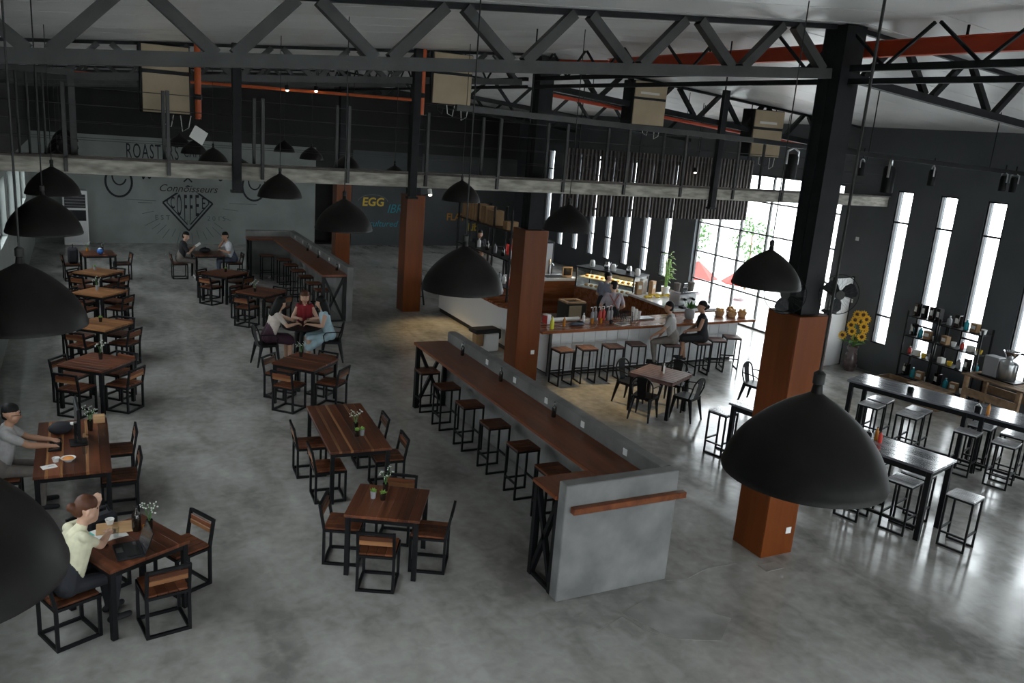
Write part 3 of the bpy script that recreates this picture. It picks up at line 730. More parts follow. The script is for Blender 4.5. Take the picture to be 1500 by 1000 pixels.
chair.put((-.30, 25.9, 0), RAD(-82), 'low-back wooden chair with a dark bag at the far left table', 'low-back wooden chairs')

# ------------------------------------------------------------------ L-shaped concrete counters with wooden tops
def counter(y_end, s, name_lab):
    """s=+1: return at the near end y_end and the run goes to +y; s=-1 mirrored"""
    r = thing('concrete_counter', name_lab, 'counter', (0, y_end, 0))
    Y = lambda v: s*v
    Lr = 6.55
    B((5.87, Y(.16+(Lr-.16)/2), .69), (.16, Lr-.16, 1.38), 0, .01).build('back_wall', 'concrete', r)
    B((5.205, Y(.08), .69), (1.49, .16, 1.38), 0, .01).build('end_wall', 'concrete', r)
    B((5.48, Y(.16+Lr/2-.05), 1.175), (.62, Lr-.12, .05), 0, .006).build('counter_top', 'counter_wood', r)
    B((4.80, Y(.42), 1.175), (.74, .52, .05), 0, .006).build('return_top', 'counter_wood', r)
    B((5.28, Y(-.04), 1.10), (1.50, .08, .075), 0, .006).build('outer_ledge', 'counter_wood', r)
    def xframe(p0, p1, nm):
        m = MB(); z0, z1 = .02, 1.14
        for p in (p0, p1): m.bar((*p, 0), (*p, z1), .07)
        m.bar((*p0, z0), (*p1, z0), .045); m.bar((*p0, z1), (*p1, z1), .045); m.bar((*p0, z0), (*p1, z1), .055); m.bar((*p0, z1), (*p1, z0), .055)
        m.build(nm, 'black_steel', r)
    xframe((4.50, Y(.19)), (4.50, Y(.66)), 'x_brace_frame')
    xframe((5.22, Y(Lr-.05)), (5.74, Y(Lr-.05)), 'x_brace_frame')
    for k in range(6):
        B((5.785, Y(.85+1.0*k), 1.29), (.012, .085, .085), 0, .004).build('socket', 'white_plastic', r)
    return r
counter(6.98, 1, 'long L-shaped concrete counter with wooden top in the foreground')
counter(26.6, -1, 'far L-shaped concrete counter with wooden top near the mural wall')

def make_stool(top, slats=False, h=.75):
    def mk():
        r = thing('bar_stool', 'x', 'stool'); a = .165
        for sx in (-1, 1):
            for sy in (-1, 1): sqbar((sx*a, sy*a, 0), (sx*a, sy*a, h-.03), .026).build('leg', 'black_steel', r)
            sqbar((sx*a, -a+.013, .013), (sx*a, a-.013, .013), .026).build('floor_rail', 'black_steel', r)
            sqbar((sx*a, -a+.013, h-.043), (sx*a, a-.013, h-.043), .026).build('seat_rail', 'black_steel', r)
            sqbar((-a+.013, sx*a, h-.043), (a-.013, sx*a, h-.043), .026).build('seat_rail', 'black_steel', r)
        sqbar((-a+.013, a, .24), (a-.013, a, .24), .024).build('foot_rail', 'black_steel', r)
        sqbar((-a+.013, -a, .24), (a-.013, -a, .24), .024).build('foot_rail', 'black_steel', r)
        sqbar((-a, -a+.013, .20), (-a, a-.013, .20), .024).build('foot_rail', 'black_steel', r)
        n = 6 if slats else 3; p = .36/n
        for k in range(n): B((-.18+p*(k+.5), 0, h-.018), (p-(.010 if slats else .002), .36, .024), 0, .003).build('seat_slat' if slats else 'seat_plank', top, r)
        return r
    return mk
stool_w = Proto(make_stool('seat_wood')); stool_g = Proto(make_stool('grey_seat', True)); stool_b = Proto(make_stool('mauve_wood'))
for i, y in enumerate((13.35, 12.42, 11.47, 10.54, 9.62, 8.78)):
    stool_w.put((5.36, y, 0), RAD(-90), 'wooden bar stool, %s from the far end of the foreground counter' % ORD[i], 'stools at the foreground counter')
for i, y in enumerate((20.5, 21.4, 22.3, 23.2, 24.1, 25.0)):
    stool_w.put((5.30, y, 0), RAD(-90), 'wooden bar stool, %s from the near end of the far counter' % ORD[i], 'stools at the far counter')
stool_w.put((4.95, 25.75, 0), 0, 'wooden bar stool under the short return of the far counter', 'stools at the far counter')
for i, (x, y) in enumerate(((8.62, 14.16), (9.22, 14.20), (9.88, 14.22), (10.52, 14.30), (11.30, 14.12), (12.15, 14.14), (12.72, 14.28), (13.30, 14.42))):
    stool_b.put((x, y, 0), RAD((4, -6, -4, -10, -14, -6, -16, -24)[i]), 'wooden bar stool, %s from the left along the bar' % ORD[i], 'stools along the bar')

# high plank tables on the right
def high_table(loc, ang, Lx, label):
    r = thing('high_table', label, 'table', (*loc, 0), ang, 'high plank tables'); wd = .78
    for k in range(5): B((Lx/2, -wd/2+wd/5*(k+.5), 1.015), (Lx, wd/5-.003, .035), 0, .004).build('top_plank', 'grey_wood', r)
    xs = (.08, Lx*.46, Lx*.52, Lx-.06) if Lx > 3.4 else (.08, Lx/2, Lx-.06)
    for x in xs:
        for sy in (-1, 1): B((x, sy*(wd/2-.05), .498), (.07, .07, .996), 0, .003).build('leg', 'black_steel', r)
        B((x, 0, .96), (.05, wd-.18, .07)).build('cross_bar', 'black_steel', r)
    for sy in (-1, 1):
        B((Lx/2, sy*(wd/2-.05), .955), (Lx-.2, .045, .08)).build('apron', 'black_steel', r)
    B((Lx/2, -(wd/2-.05), .17), (Lx-.2, .04, .04)).build('foot_rail', 'black_steel', r)
    return r
# far one: corner (12.35,10.24)-(13.10,10.50), running towards the viewer's right
t1 = atan2(-2.74, .90); t2 = atan2(-1.52, .40)
HT1 = (12.72, 10.38); HT2 = (9.47, 9.82)
high_table(HT1, t1, 4.4, 'longer high plank table nearer the window wall')
high_table(HT2, t2, 3.22, 'high plank table nearer the column')
for i, (x, y) in enumerate(((12.44, 9.71), (12.88, 9.88), (12.68, 9.10), (13.08, 9.24), (12.93, 8.17), (13.50, 8.31), (13.07, 7.60), (13.66, 7.84))):
    stool_g.put((x, y, 0), t1+RAD(90), 'slatted grey stool, %s from the far end of the longer high table' % ORD[i], 'slatted stools at the high tables')
for i, (x, y) in enumerate(((9.36, 10.09), (10.23, 7.75), (9.66, 7.55), (9.96, 7.02), (10.40, 7.14), (10.34, 6.38))):
    stool_g.put((x, y, 0), t2+RAD(90), 'slatted grey stool, %s from the far end of the nearer high table' % ORD[i], 'slatted stools at the high tables')

# metal cafe chairs
def make_metal_chair():
    r = thing('metal_chair', 'x', 'chair'); h = .45
    MB().prism([(-.19, .19), (-.21, .15), (-.19, -.18), (.19, -.18), (.21, .15), (.19, .19)], h-.05, h).build('seat', 'black_steel', r)
    for sx in (-1, 1):
        MB().tube([(sx*.17, .16, h-.02), (sx*.21, .21, 0)], .040, 8, .016).build('leg', 'black_steel', r)
        MB().tube([(sx*.16, -.15, h-.02), (sx*.20, -.24, 0)], .040, 8, .016).build('leg', 'black_steel', r)
    pts = [(-.19, -.14, h)]+[(.21*cos(a)*1.0, -.20-.045*sin(a), .62+.22*max(0, sin(a))**.8) for a in [pi-pi*i/12 for i in range(13)]]+[(.19, -.14, h)]
    MB().tube(pts, .015, 8).build('back_hoop', 'black_steel', r)
    v = []
    for z, w_, y in ((h, .08, -.175), (.60, .085, -.21), (.72, .09, -.235), (.83, .10, -.245)):
        for x in (-w_, w_): v += [(x, y, z), (x, y-.006, z)]
    f = []
    for i in range(3):
        a = i*4; f += [(a, a+2, a+6, a+4), (a+1, a+5, a+7, a+3), (a, a+4, a+5, a+1), (a+2, a+3, a+7, a+6)]
    MB().add(v, f+[(0, 1, 3, 2), (12, 14, 15, 13)]).build('back_splat', 'black_steel', r)
    for sx in (-1, 1):
        MB().tube([(sx*.205, -.21, .66), (sx*.235, -.05, .665), (sx*.235, .12, .645), (sx*.215, .17, .58), (sx*.195, .15, h)], .011, 8).build('armrest', 'black_steel', r)
    return r
mchair = Proto(make_metal_chair)
tx, ty, tt = 9.63, 12.2, 28
def slat_table():
    r = thing('dining_table', 'x', 'table')
    for k in range(8): B((-.45+.1125*(k+.5), 0, .735), (.104, .90, .03), 0, .003).build('top_slat', 'mauve_wood', r)
    for sx in (-1, 1):
        B((0, sx*.42, .70), (.86, .04, .05)).build('apron', 'mauve_wood', r); B((sx*.42, 0, .70), (.04, .80, .05)).build('apron', 'mauve_wood', r)
        for sy in (-1, 1): B((sx*.39, sy*.39, .36), (.065, .065, .72), 0, .003).build('leg', 'black_steel', r)
    return r
Proto(slat_table).put((tx, ty, 0), RAD(tt), 'mauve slatted square table between the foreground counter and the bar')
for k, nm in enumerate(('right', 'far', 'left', 'near')):
    a = RAD(tt+90*k); d = (.62, .62, .60, .58)[k]
    mchair.put((tx+d*cos(a), ty+d*sin(a), 0), a+pi/2+RAD((8, -10, 6, -6)[k]), 'black metal armchair on the %s side of the mauve slatted table' % nm, 'black metal armchairs')
mchair.put((11.85, 12.0, 0), RAD(200), 'black metal armchair alone in the glare before the entrance', 'black metal armchairs')
# women's table
def round_black():
    r = thing('dining_table', 'x', 'table')
    MB().lathe([(.02, .70), (.40, .715), (.41, .73), (.41, .745), (.02, .75)], (0, 0, 0), 32).build('table_top', 'black_steel', r)
    MB().tube([(0, 0, .02), (0, 0, .71)], .04, 12).build('pedestal', 'black_steel', r)
    for a in range(4): MB().tube([(0, 0, .06), (.30*cos(a*pi/2+.4), .30*sin(a*pi/2+.4), .02)], .022, 8).build('base_foot', 'black_steel', r)
    return r
DX, DY = 3.95, 16.85
Proto(round_black).put((DX, DY, 0), 0, 'small black table where three women sit')
mchair.put((3.20, 16.72, 0), RAD(-80), 'black metal armchair under the woman in the blush blouse', 'black metal armchairs')
mchair.put((4.55, 16.75, 0), RAD(75), 'black metal armchair under the woman in the pale blue dress', 'black metal armchairs')
mchair.put((4.18, 17.55, 0), RAD(165), 'black metal armchair under the woman in red', 'black metal armchairs')

# ================================================================== BAR
br = thing('bar_counter', 'long bar counter with tiled front and wooden top', 'counter', (8.6, 14.72, 0), RAD(2.4))
B((2.68, .30, .525), (5.33, .50, .93)).build('body', 'white_paint', br)
B((2.68, .30, .05), (5.2, .44, .10)).build('kick_board', 'kick_dark', br)
for i in range(18):
    for j in range(3): B((.16+.296*i, .040, .235+.285*j), (.288, .016, .277), 0, .003).build('front_tile', 'tile_white', br)
for j in range(3): B((5.352, .30, .235+.285*j), (.014, .49, .277), 0, .003).build('end_tile', 'tile_white', br)
B((2.62, .18, 1.02), (5.95, .92, .055), 0, .008).build('counter_top', 'bar_wood', br)
B((.02, -.02, .5), (.05, .06, 1.0)).build('end_post', 'grey_steel', br)
sb = thing('side_counter', 'white-panelled side counter of the bar with dark plinth', 'counter', (0, 0, 0))
B((8.93, 18.78, .55), (.62, 4.24, .88)).build('body', 'white_paint', sb)
B((8.94, 18.78, .05), (.58, 4.2, .10)).build('plinth', 'kick_dark', sb)
B((8.64, 16.63, .52), (.05, .04, .94)).build('end_trim', 'pale_wood', sb)
MB().prism([(8.50, 20.95), (8.50, 16.95), (8.72, 16.58), (9.32, 16.58), (9.32, 20.95)], .99, 1.045).build('counter_top', 'bar_wood', sb)
bk = thing('back_counter', 'wood-fronted back counter with white top and sink', 'counter', (0, 0, 0))
B((11.05, 20.55, .47), (2.9, .66, .94)).build('body', 'bar_wood', bk)
B((11.05, 20.53, .975), (3.0, .72, .07), 0, .006).build('counter_top', 'tile_white', bk)
B((11.95, 20.50, 1.013), (.62, .42, .01)).build('sink_basin', 'kick_dark', bk)
MB().tube([(11.95, 20.78, 1.01), (11.95, 20.78, 1.30), (11.95, 20.66, 1.36), (11.95, 20.56, 1.30)], .014, 8).build('tap', 'chrome', bk)
fg = thing('fridge', 'tall steel fridge behind the back counter', 'fridge', (11.9, 21.5, 0))
B((0, 0, .95), (.75, .65, 1.9), 0, .01).build('body', 'dark_steel', fg)
dd = B((-.02, -.34, 1.0), (.66, .03, 1.7), 0, .006).build('door', 'clay_grey', fg); B((.24, -.37, 1.1), (.025, .03, .6)).build('handle', 'chrome', dd)
# pastry case
pc = thing('pastry_case', 'lit glass pastry case with black top behind the bar', 'display case', (13.17, 19.40, 0), RAD(25))
B((0, 0, .40), (.75, 1.9, .80)).build('base', 'bar_wood', pc)
B((0, 0, 1.365), (.78, 1.94, .04), 0, .004).build('lid', 'black_steel', pc)
for sx in (-1, 1):
    for sy in (-1, 1): B((sx*.365, sy*.935, 1.07), (.03, .03, .55)).build('corner_post', 'black_steel', pc)
B((-.372, 0, 1.08), (.006, 1.82, .52)).build('front_glass', 'clear_glass', pc); B((.372, 0, 1.08), (.006, 1.82, .52)).build('rear_glass', 'clear_glass', pc)
B((0, -.932, 1.08), (.70, .006, .52)).build('end_glass', 'clear_glass', pc)
B((0, 0, .815), (.70, 1.84, .02)).build('shelf', 'label_white', pc); B((0, 0, 1.09), (.60, 1.80, .012)).build('shelf', 'label_white', pc)
B((.1, 0, 1.335), (.10, 1.7, .02)).build('light_strip', 'warm_lamp', pc)
for i in range(10):
    for zz in (.85, 1.12):
        b_ = thing('pastry', 'golden pastry on the %s shelf of the lit case, place %s from the near end' % ('lower' if zz < 1 else 'upper', ('one', 'two', 'three', 'four', 'five', 'six', 'seven', 'eight', 'nine', 'ten')[i]), 'pastry', (13.17-.12*cos(RAD(25))-(-.8+.17*i)*sin(RAD(25)), 19.40-.12*sin(RAD(25))+(-.8+.17*i)*cos(RAD(25)), zz-.024), RAD(25), 'pastries in the lit case')
        MB().ball((0, 0, .035), (.075, .055, .035), 10, 6).build('crust', 'pastry', b_)
# work counter on the right of the bar
wk = thing('work_counter', 'white-topped work counter at the end of the bar', 'counter', (0, 0, 0))
B((13.7, 17.2, .46), (1.5, 2.0, .92)).build('body', 'bar_wood', wk); B((13.7, 17.2, .955), (1.56, 2.06, .06), 0, .006).build('counter_top', 'tile_white', wk)
bn = thing('waste_bin', 'beige-fronted black bin with a pale wooden rim behind the bar', 'bin', (10.95, 17.75, 0))
B((0, 0, .44), (.56, .50, .88), 0, .01).build('body', 'black_matte', bn); B((-.05, -.255, .45), (.36, .012, .78)).build('front_panel', 'beige_panel', bn)
for sx in (-1, 1): B((sx*.22, 0, .905), (.10, .46, .04)).build('rim', 'pale_wood', bn); B((0, sx*.19, .905), (.34, .08, .04)).build('rim', 'pale_wood', bn)

# steel rack standing on the side counter
rk = thing('shelf_rack', 'black steel shelf rack standing on the side counter', 'rack', (9.02, 0, 1.045))
for y in (17.3, 18.25, 19.2, 20.4):
    for dx in (-.17, .17): B((dx, y, 1.06), (.04, .04, 2.12)).build('upright', 'black_steel', rk)
for z in (.30, .95, 1.62):
    B((0, 18.85, z), (.40, 3.16, .03)).build('shelf', 'black_steel', rk)
for i, (y, wd, h) in enumerate(((20.1, .34, .44), (19.75, .26, .40), (19.42, .26, .42), (18.95, .30, .42), (18.55, .36, .36), (17.7, .24, .20))):
    q = thing('cardboard_box', 'kraft box on the top of the rack, %s from the far end' % ORD[i], 'box', (9.02, y, 2.681), 0, 'kraft boxes on the rack')
    B((0, 0, h/2), (.30, wd-.03, h), 0, .004).build('carton', 'brown_box', q); B((-.152, 0, h/2), (.004, .04, h-.02)).build('tape', 'pale_wood', q)

def bottle(x, y, z, h, r, mat, label, cap='black_matte', group=None, cat='bottle', neck=.35, rz=0):
    o = thing('bottle', label, cat, (x, y, z), rz, group)
    MB().lathe([(r*.9, 0), (r, .01), (r, h*(.98-neck)), (r*.85, h*(1.05-neck)), (r*.38, h*(1.16-neck)), (r*.34, h*.96), (r*.30, h*.97)], (0, 0, 0), 14).build('body', mat, o)
    MB().lathe([(r*.42, h*.94), (r*.42, h), (.004, h+.002)], (0, 0, 0), 12).build('cap', cap, o)
    return o
def pump(x, y, z, mat, label):
    o = thing('syrup_bottle', label, 'bottle', (x, y, z), 0, 'syrup bottles with pumps on the bar')
    MB().lathe([(.036, 0), (.038, .01), (.038, .17), (.03, .20), (.014, .22), (.014, .25)], (0, 0, 0), 14).build('body', mat, o)
    MB().tube([(0, 0, .24), (0, 0, .31), (-.05, -.01, .315), (-.06, -.01, .30)], .008, 8).build('pump', 'white_plastic', o)
def cup(x, y, z, r, h, mat, label, group=None, name='cup'):
    o = thing(name, label, 'cup', (x, y, z), 0, group)
    MB().lathe([(r*.7, 0), (r, h), (r*.92, h), (r*.62, .008), (.002, .008)], (0, 0, 0), 16).build('bowl', mat, o)
    return o
ZB1 = 1.0475
bottle(8.58, 14.62, ZB1, .26, .042, 'bottle_yellow', 'bright yellow squeeze bottle at the left end of the bar', 'bottle_yellow')
q = thing('napkin_box', 'white and red carton at the left end of the bar', 'box', (8.72, 15.10, ZB1), .2); B((0, 0, .10), (.10, .16, .20), 0, .004).build('carton', 'white_plastic', q); B((-.052, 0, .09), (.006, .15, .17)).build('red_face', 'sauce_red', q)
bottle(8.98, 14.80, ZB1, .22, .03, 'bottle_amber', 'slim amber bottle near the left end of the bar')
q = thing('dark_cloth', 'folded dark cloth on the bar', 'cloth', (9.33, 14.86, ZB1), .1)
MB().ball((0, 0, .028), (.20, .10, .03), 14, 6).build('fold', 'denim_cloth', q); MB().ball((.1, .02, .05), (.09, .07, .03), 12, 6).build('fold', 'black_cloth', q)
q = thing('paper_roll', 'white paper roll lying along the bar', 'roll', (9.25, 15.22, ZB1), .05); MB().tube([(-.35, 0, .045), (.35, 0, .045)], .045, 14).build('roll', 'paper', q)
bottle(9.64, 15.10, ZB1, .20, .03, 'white_plastic', 'small white bottle behind the dark cloth', 'white_plastic')
for i, (x, y) in enumerate(((9.87, 15.12), (9.98, 15.17), (10.09, 15.15), (10.22, 15.20), (10.33, 15.18), (10.44, 15.23))):
    pump(x, y, ZB1, ('clay_grey', 'clay_grey', 'sauce_red', 'sauce_red', 'clay_grey', 'clay_grey')[i], 'syrup bottle with white pump on the bar, %s from the left' % ORD[i])
cup(9.75, 14.92, ZB1, .04, .11, 'bottle_amber', 'amber glass left of the syrup bottles'); cup(9.98, 14.93, ZB1, .04, .11, 'bottle_amber', 'amber glass in front of the syrup bottles')
cup(10.2, 14.86, ZB1, .05, .07, 'black_matte', 'small black bowl in front of the syrup bottles', None, 'bowl')
q = thing('menu_board', 'white menu card lying on the bar', 'menu', (10.42, 14.75, ZB1), .3); B((0, 0, .008), (.30, .22, .014), 0, .003).build('card', 'paper', q); B((0, 0, .017), (.24, .16, .003)).build('print', 'taupe_cloth', q)
q = thing('dish_rack', 'black wire dish rack on the bar', 'rack', (10.68, 15.08, ZB1), .1)
for i in range(7): MB().tube([(-.17+.055*i, -.12, 0), (-.17+.055*i, -.10, .20), (-.17+.055*i, .10, .20), (-.17+.055*i, .12, 0)], .008, 6).build('wire', 'black_steel', q)
for sy in (-.11, .11): MB().tube([(-.18, sy, .10), (.18, sy, .10)], .008, 6).build('rim_wire', 'black_steel', q)
for i in range(3):
    cup(10.92+.09*i, 15.10, ZB1, .042, .30-.05*i, 'paper', 'stack of paper cups on the bar, %s from the left' % ORD[i], 'paper cup stacks')
q = thing('steel_tray', 'steel tray behind the seated man on the bar', 'tray', (11.3, 15.16, ZB1), .05); B((0, 0, .02), (.42, .24, .03), 0, .008).build('dish', 'steel', q)
q = thing('plant_jar', 'leafy plant in a grey jar between the two seated customers', 'plant', (12.45, 15.0, ZB1))
MB().lathe([(.09, 0), (.11, .05), (.12, .18), (.10, .24), (.002, .24)], (0, 0, 0), 18).build('jar', 'clay_grey', q)
m = MB()
for i in range(46):
    a = random.random()*6.28; e = random.random()*1.2; l = .10+.12*random.random(); c = Vector((.05*cos(a), .05*sin(a), .24)); d = Vector((cos(a)*cos(e), sin(a)*cos(e), sin(e)+.3)).normalized(); s_ = d.cross(Vector((0, 0, 1))).normalized()*.028
    m.add([c, c+d*l*.5+s_, c+d*l, c+d*l*.5-s_], [(0, 1, 2, 3)])
m.build('foliage', 'leaf', q)
bottle(13.35, 15.15, ZB1, .30, .055, 'clear_glass', 'clear glass carafe near the right end of the bar', 'steel')
for i, (x, y, s_) in enumerate(((13.50, 15.18, 1.0), (13.77, 15.05, 1.0), (14.04, 15.0, .95), (13.93, 15.30, .9))):
    q = thing('bread_basket', 'wicker basket of bread on the right end of the bar, %s from the left' % ORD[i], 'basket', (x, y, ZB1), i*.4, 'bread baskets on the bar')
    MB().lathe([(.085*s_, 0), (.12*s_, .10), (.125*s_, .12), (.11*s_, .12), (.08*s_, .015), (.002, .015)], (0, 0, 0), 16).build('wicker', 'pale_wood', q)
    for k in range(6): MB().ball((.055*s_*cos(k*1.05), .055*s_*sin(k*1.05), .12+.02*(k % 3)), (.055*s_, .04*s_, .035), 8, 6).build('bread', 'pastry', q)
# on the work counter and case
zc = .986
for i, (x, y) in enumerate(((13.06, 17.50), (13.22, 17.58), (13.38, 17.52), (13.54, 17.60), (13.70, 17.55), (13.86, 17.62))):
    q = thing('banana_bunch', 'yellow fruit bunch on the work counter, %s from the left' % ORD[i], 'fruit', (x, y, zc), i*.7, 'yellow fruit on the work counter')
    for k in range(4): MB().tube([(-.07, .03*k-.04, .03), (0, .03*k-.05, .06), (.07, .03*k-.04, .05), (.10, .03*k-.02, .085)], .02, 7, .012).build('fruit', 'fruit_yellow', q)
q = thing('register_screen', 'tilted cash register screen on the work counter', 'screen', (14.2, 17.5, zc), RAD(200)); MB().bar((0, 0, 0), (0, .05, .18), .06, .04).build('stand', 'black_steel', q)
MB().add([(-.2, .02, .14), (.2, .02, .14), (.2, .12, .42), (-.2, .12, .42), (-.2, .05, .13), (.2, .05, .13), (.2, .15, .41), (-.2, .15, .41)], [(0,1,2,3),(7,6,5,4),(0,4,5,1),(1,5,6,2),(2,6,7,3),(3,7,4,0)]).build('display', 'screen_black', q)
for i, (x, y, h, mt) in enumerate(((13.12, 18.0, .34, 'brown_box'), (13.34, 18.12, .40, 'paper'), (13.56, 18.0, .36, 'pale_wood'))):
    q = thing('paper_bag', ('kraft paper bag', 'white paper bag', 'pale tan carton')[i]+' standing behind the fruit', 'bag', (x, y, zc), .2*i); B((0, 0, h/2), (.18, .12, h), 0, .006).build('bag_body', mt, q); B((0, -.064, h*.6), (.10, .004, h*.3)).build('printed_label', 'label_white', q)
q = thing('bamboo_plant', 'tall lucky bamboo plant in a white pot at the end of the bar', 'plant', (14.0, 18.0, zc))
MB().lathe([(.09, 0), (.12, .18), (.125, .20), (.10, .20), (.002, .19)], (0, 0, 0), 18).build('pot', 'ceramic', q)
for k in range(6):
    a = k*1.05; MB().tube([(.03*cos(a), .03*sin(a), .18), (.05*cos(a), .05*sin(a), .6), (.06*cos(a+.4), .06*sin(a+.4), .95)], .012, 6).build('stalk', 'leaf_bright', q)
for k in range(60):
    a = random.random()*6.28; z = .35+.75*random.random(); l = .14+.14*random.random(); c = Vector((.05*cos(a), .05*sin(a), z)); d = Vector((cos(a), sin(a), .5*random.random()-.15)).normalized(); s_ = d.cross(Vector((0, 0, 1))).normalized()*.022; dn = Vector((0, 0, -.05))
    MB().add([c, c+d*l*.5+s_, c+d*l+dn, c+d*l*.5-s_, c+d*l*.5+Vector((0, 0, .012))], [(0, 1, 4), (1, 2, 4), (2, 3, 4), (3, 0, 4)]).build('leaf', 'leaf_bright', q)
q = thing('coffee_machine', 'steel espresso machine facing the entrance', 'coffee machine', (13.45, 16.55, zc), RAD(10))
B((0, 0, .20), (.62, .36, .30), 0, .02).build('body', 'steel', q); B((0, 0, .38), (.66, .42, .05), 0, .01).build('cup_tray', 'chrome', q); B((0, -.24, .03), (.6, .16, .05)).build('drip_tray', 'black_steel', q)
for sx in (-.15, .15): MB().tube([(sx, -.18, .22), (sx, -.26, .20)], .03, 10).build('group_head', 'black_steel', q)
for sx in (-.26, .26): MB().lathe([(.07, .40), (.09, .60), (.02, .62)], (sx, 0, 0), 14).build('hopper', 'taupe_cloth', q)
for i, (x, y) in enumerate(((13.42, 18.55), (13.42, 18.95), (13.1, 19.25), (13.15, 19.65), (12.85, 19.95))):
    q = thing('kettle', 'steel jug on the black top of the pastry case, %s from the near end' % ORD[i], 'jug', (x, y, 1.386), i, 'steel jugs on the pastry case')
    MB().lathe([(.07, 0), (.085, .06), (.07, .16), (.05, .19), (.002, .20)], (0, 0, 0), 16).build('body', 'chrome' if i % 2 else 'ceramic', q); MB().tube([(.07, 0, .14), (.12, 0, .12), (.11, 0, .05), (.075, 0, .04)], .009, 6).build('handle', 'black_steel', q); MB().tube([(-.07, 0, .08), (-.12, 0, .17)], .014, 6, .008).build('spout', 'chrome', q)
q = thing('small_blackboard', 'small framed blackboard on the back counter', 'sign', (12.35, 20.45, 1.012)); B((0, 0, .14), (.32, .03, .28), 0, .004).build('frame', 'pale_wood', q); B((0, -.017, .14), (.26, .006, .22)).build('board', 'screen_black', q)
for i, (dy, zz, mt) in enumerate(((17.6, 1.36, 'sauce_red'), (17.85, 1.36, 'white_plastic'), (18.1, 1.36, 'clay_grey'), (18.5, 1.36, 'white_plastic'), (18.8, 1.36, 'sauce_red'), (17.6, 2.01, 'white_plastic'), (18.0, 2.01, 'bottle_dark'), (18.45, 2.01, 'clay_grey'), (18.9, 2.01, 'bottle_dark'), (19.4, 2.01, 'white_plastic'))):
    bottle(9.02, dy, zz, .24, .045, mt, 'bottle on the %s shelf of the black rack, %s from the near end' % ('lower' if zz < 1.5 else 'middle', ORD[i % 5]), 'black_matte', 'bottles on the black rack')

# bin with bag and ladder in front of the side counter
q = thing('bag_bin', 'white tub with a black bag draped over it by the side counter', 'bin', (8.14, 16.85, 0), .1)
B((.10, 0, .22), (.40, .32, .44), 0, .03).build('tub', 'white_plastic', q); B((-.22, -.06, .30), (.20, .18, .30), 0, .01).build('carton', 'brown_box', q)
B((-.02, 0, .49), (.66, .38, .10), 0, .03).build('bag_fold', 'black_cloth', q); B((.31, .02, .40), (.10, .34, .24), 0, .03).build('bag_fold', 'black_cloth', q); MB().tube([(.20, .05, .52), (.26, .05, .38), (.25, .04, .12)], .05, 8, .02).build('bag_strap', 'black_cloth', q)
q = thing('step_ladder', 'folded black step ladder leaning beside the far wood-clad column', 'ladder', (8.30, 21.6, 0), .2)
for sx in (-.18, .18): MB().bar((sx, 0, 0), (sx*.8, .35, 1.55), .04, .03).build('rail', 'black_steel', q)
for k in range(5): MB().bar((-.17+.01*k, .35*(.25+.28*k)/1.55, .25+.28*k), (.17-.01*k, .35*(.25+.28*k)/1.55, .25+.28*k), .06, .02).build('step', 'black_steel', q)

# ================================================================== RIGHT SIDE
q = thing('sunflower_vase', 'tall brown vase of sunflowers against the right wall', 'flowers', (16.30, 13.55, 0))
MB().lathe([(.13, 0), (.17, .12), (.15, .32), (.11, .50), (.14, .60), (.125, .60), (.09, .50), (.002, .45)], (0, 0, 0), 24).build('vase', 'vase_brown', q)
for k in range(13):
    a = k*2.4; z = .78+.70*((k*53) % 13)/13; rr = (.12+.10*((k*37) % 10)/10)*(1.25-.5*(z-.78)/.7)
    tip = (min(.2, rr*cos(a)*.8)-.08, rr*sin(a)*1.2-.22*(z-.78)/.7, z)
    st = MB().tube([(0, 0, .55), (tip[0]*.6, tip[1]*.6, .55+(z-.55)*.6), tip], .008, 5).build('stem', 'leaf', q)
    nrm = Vector((-.8+.3*cos(a), -.5+.3*sin(a), .35)).normalized(); uu = nrm.cross(Vector((0, 0, 1))).normalized(); vv = uu.cross(nrm); c = Vector(tip); m = MB()
    for p_ in range(12):
        b_ = p_*2*pi/12; d = uu*cos(b_)+vv*sin(b_); t_ = uu*cos(b_+pi/2)+vv*sin(b_+pi/2)
        m.add([c+d*.03, c+d*.075+t_*.022+nrm*.012, c+d*.115+nrm*.008, c+d*.075-t_*.022+nrm*.012], [(0, 1, 2, 3)])
    m.build('petals', 'petal', q)
    MB().ball(tuple(c+nrm*.012), .042, 10, 6).build('flower_disc', 'sun_disc', q)
for k in range(16):
    a = k*.9; l = .18+.1*(k % 3); c = Vector((.06*cos(a), .06*sin(a), .62+.03*(k % 7))); d = Vector((cos(a), sin(a), .1)).normalized(); s_ = d.cross(Vector((0, 0, 1))).normalized()*.05
    MB().add([c, c+d*l*.5+s_, c+d*l-Vector((0, 0, .04)), c+d*l*.5-s_], [(0, 1, 2, 3)]).build('leaf', 'leaf', q)
q = thing('door_leaf', 'pale door leaf standing open beside the right wall', 'door', (16.12, 13.98, 0), RAD(8))
B((0, 0, 1.09), (.72, .04, 2.14), 0, .004).build('panel', 'white_paint', q); B((-.38, 0, 1.10), (.05, .06, 2.20)).build('stile', 'black_steel', q); B((.36, 0, 1.10), (.03, .06, 2.20)).build('stile', 'black_steel', q)
for z, y in ((3.05, 14.35), (1.55, 14.2)):
    q = tag(B((XR-.012, y, z), (.02, .09, .09), 0, .004).build('wall_switch', 'white_plastic'), 'small white switch on the right wall, %s one' % ('upper' if z > 2 else 'lower'), 'switch')
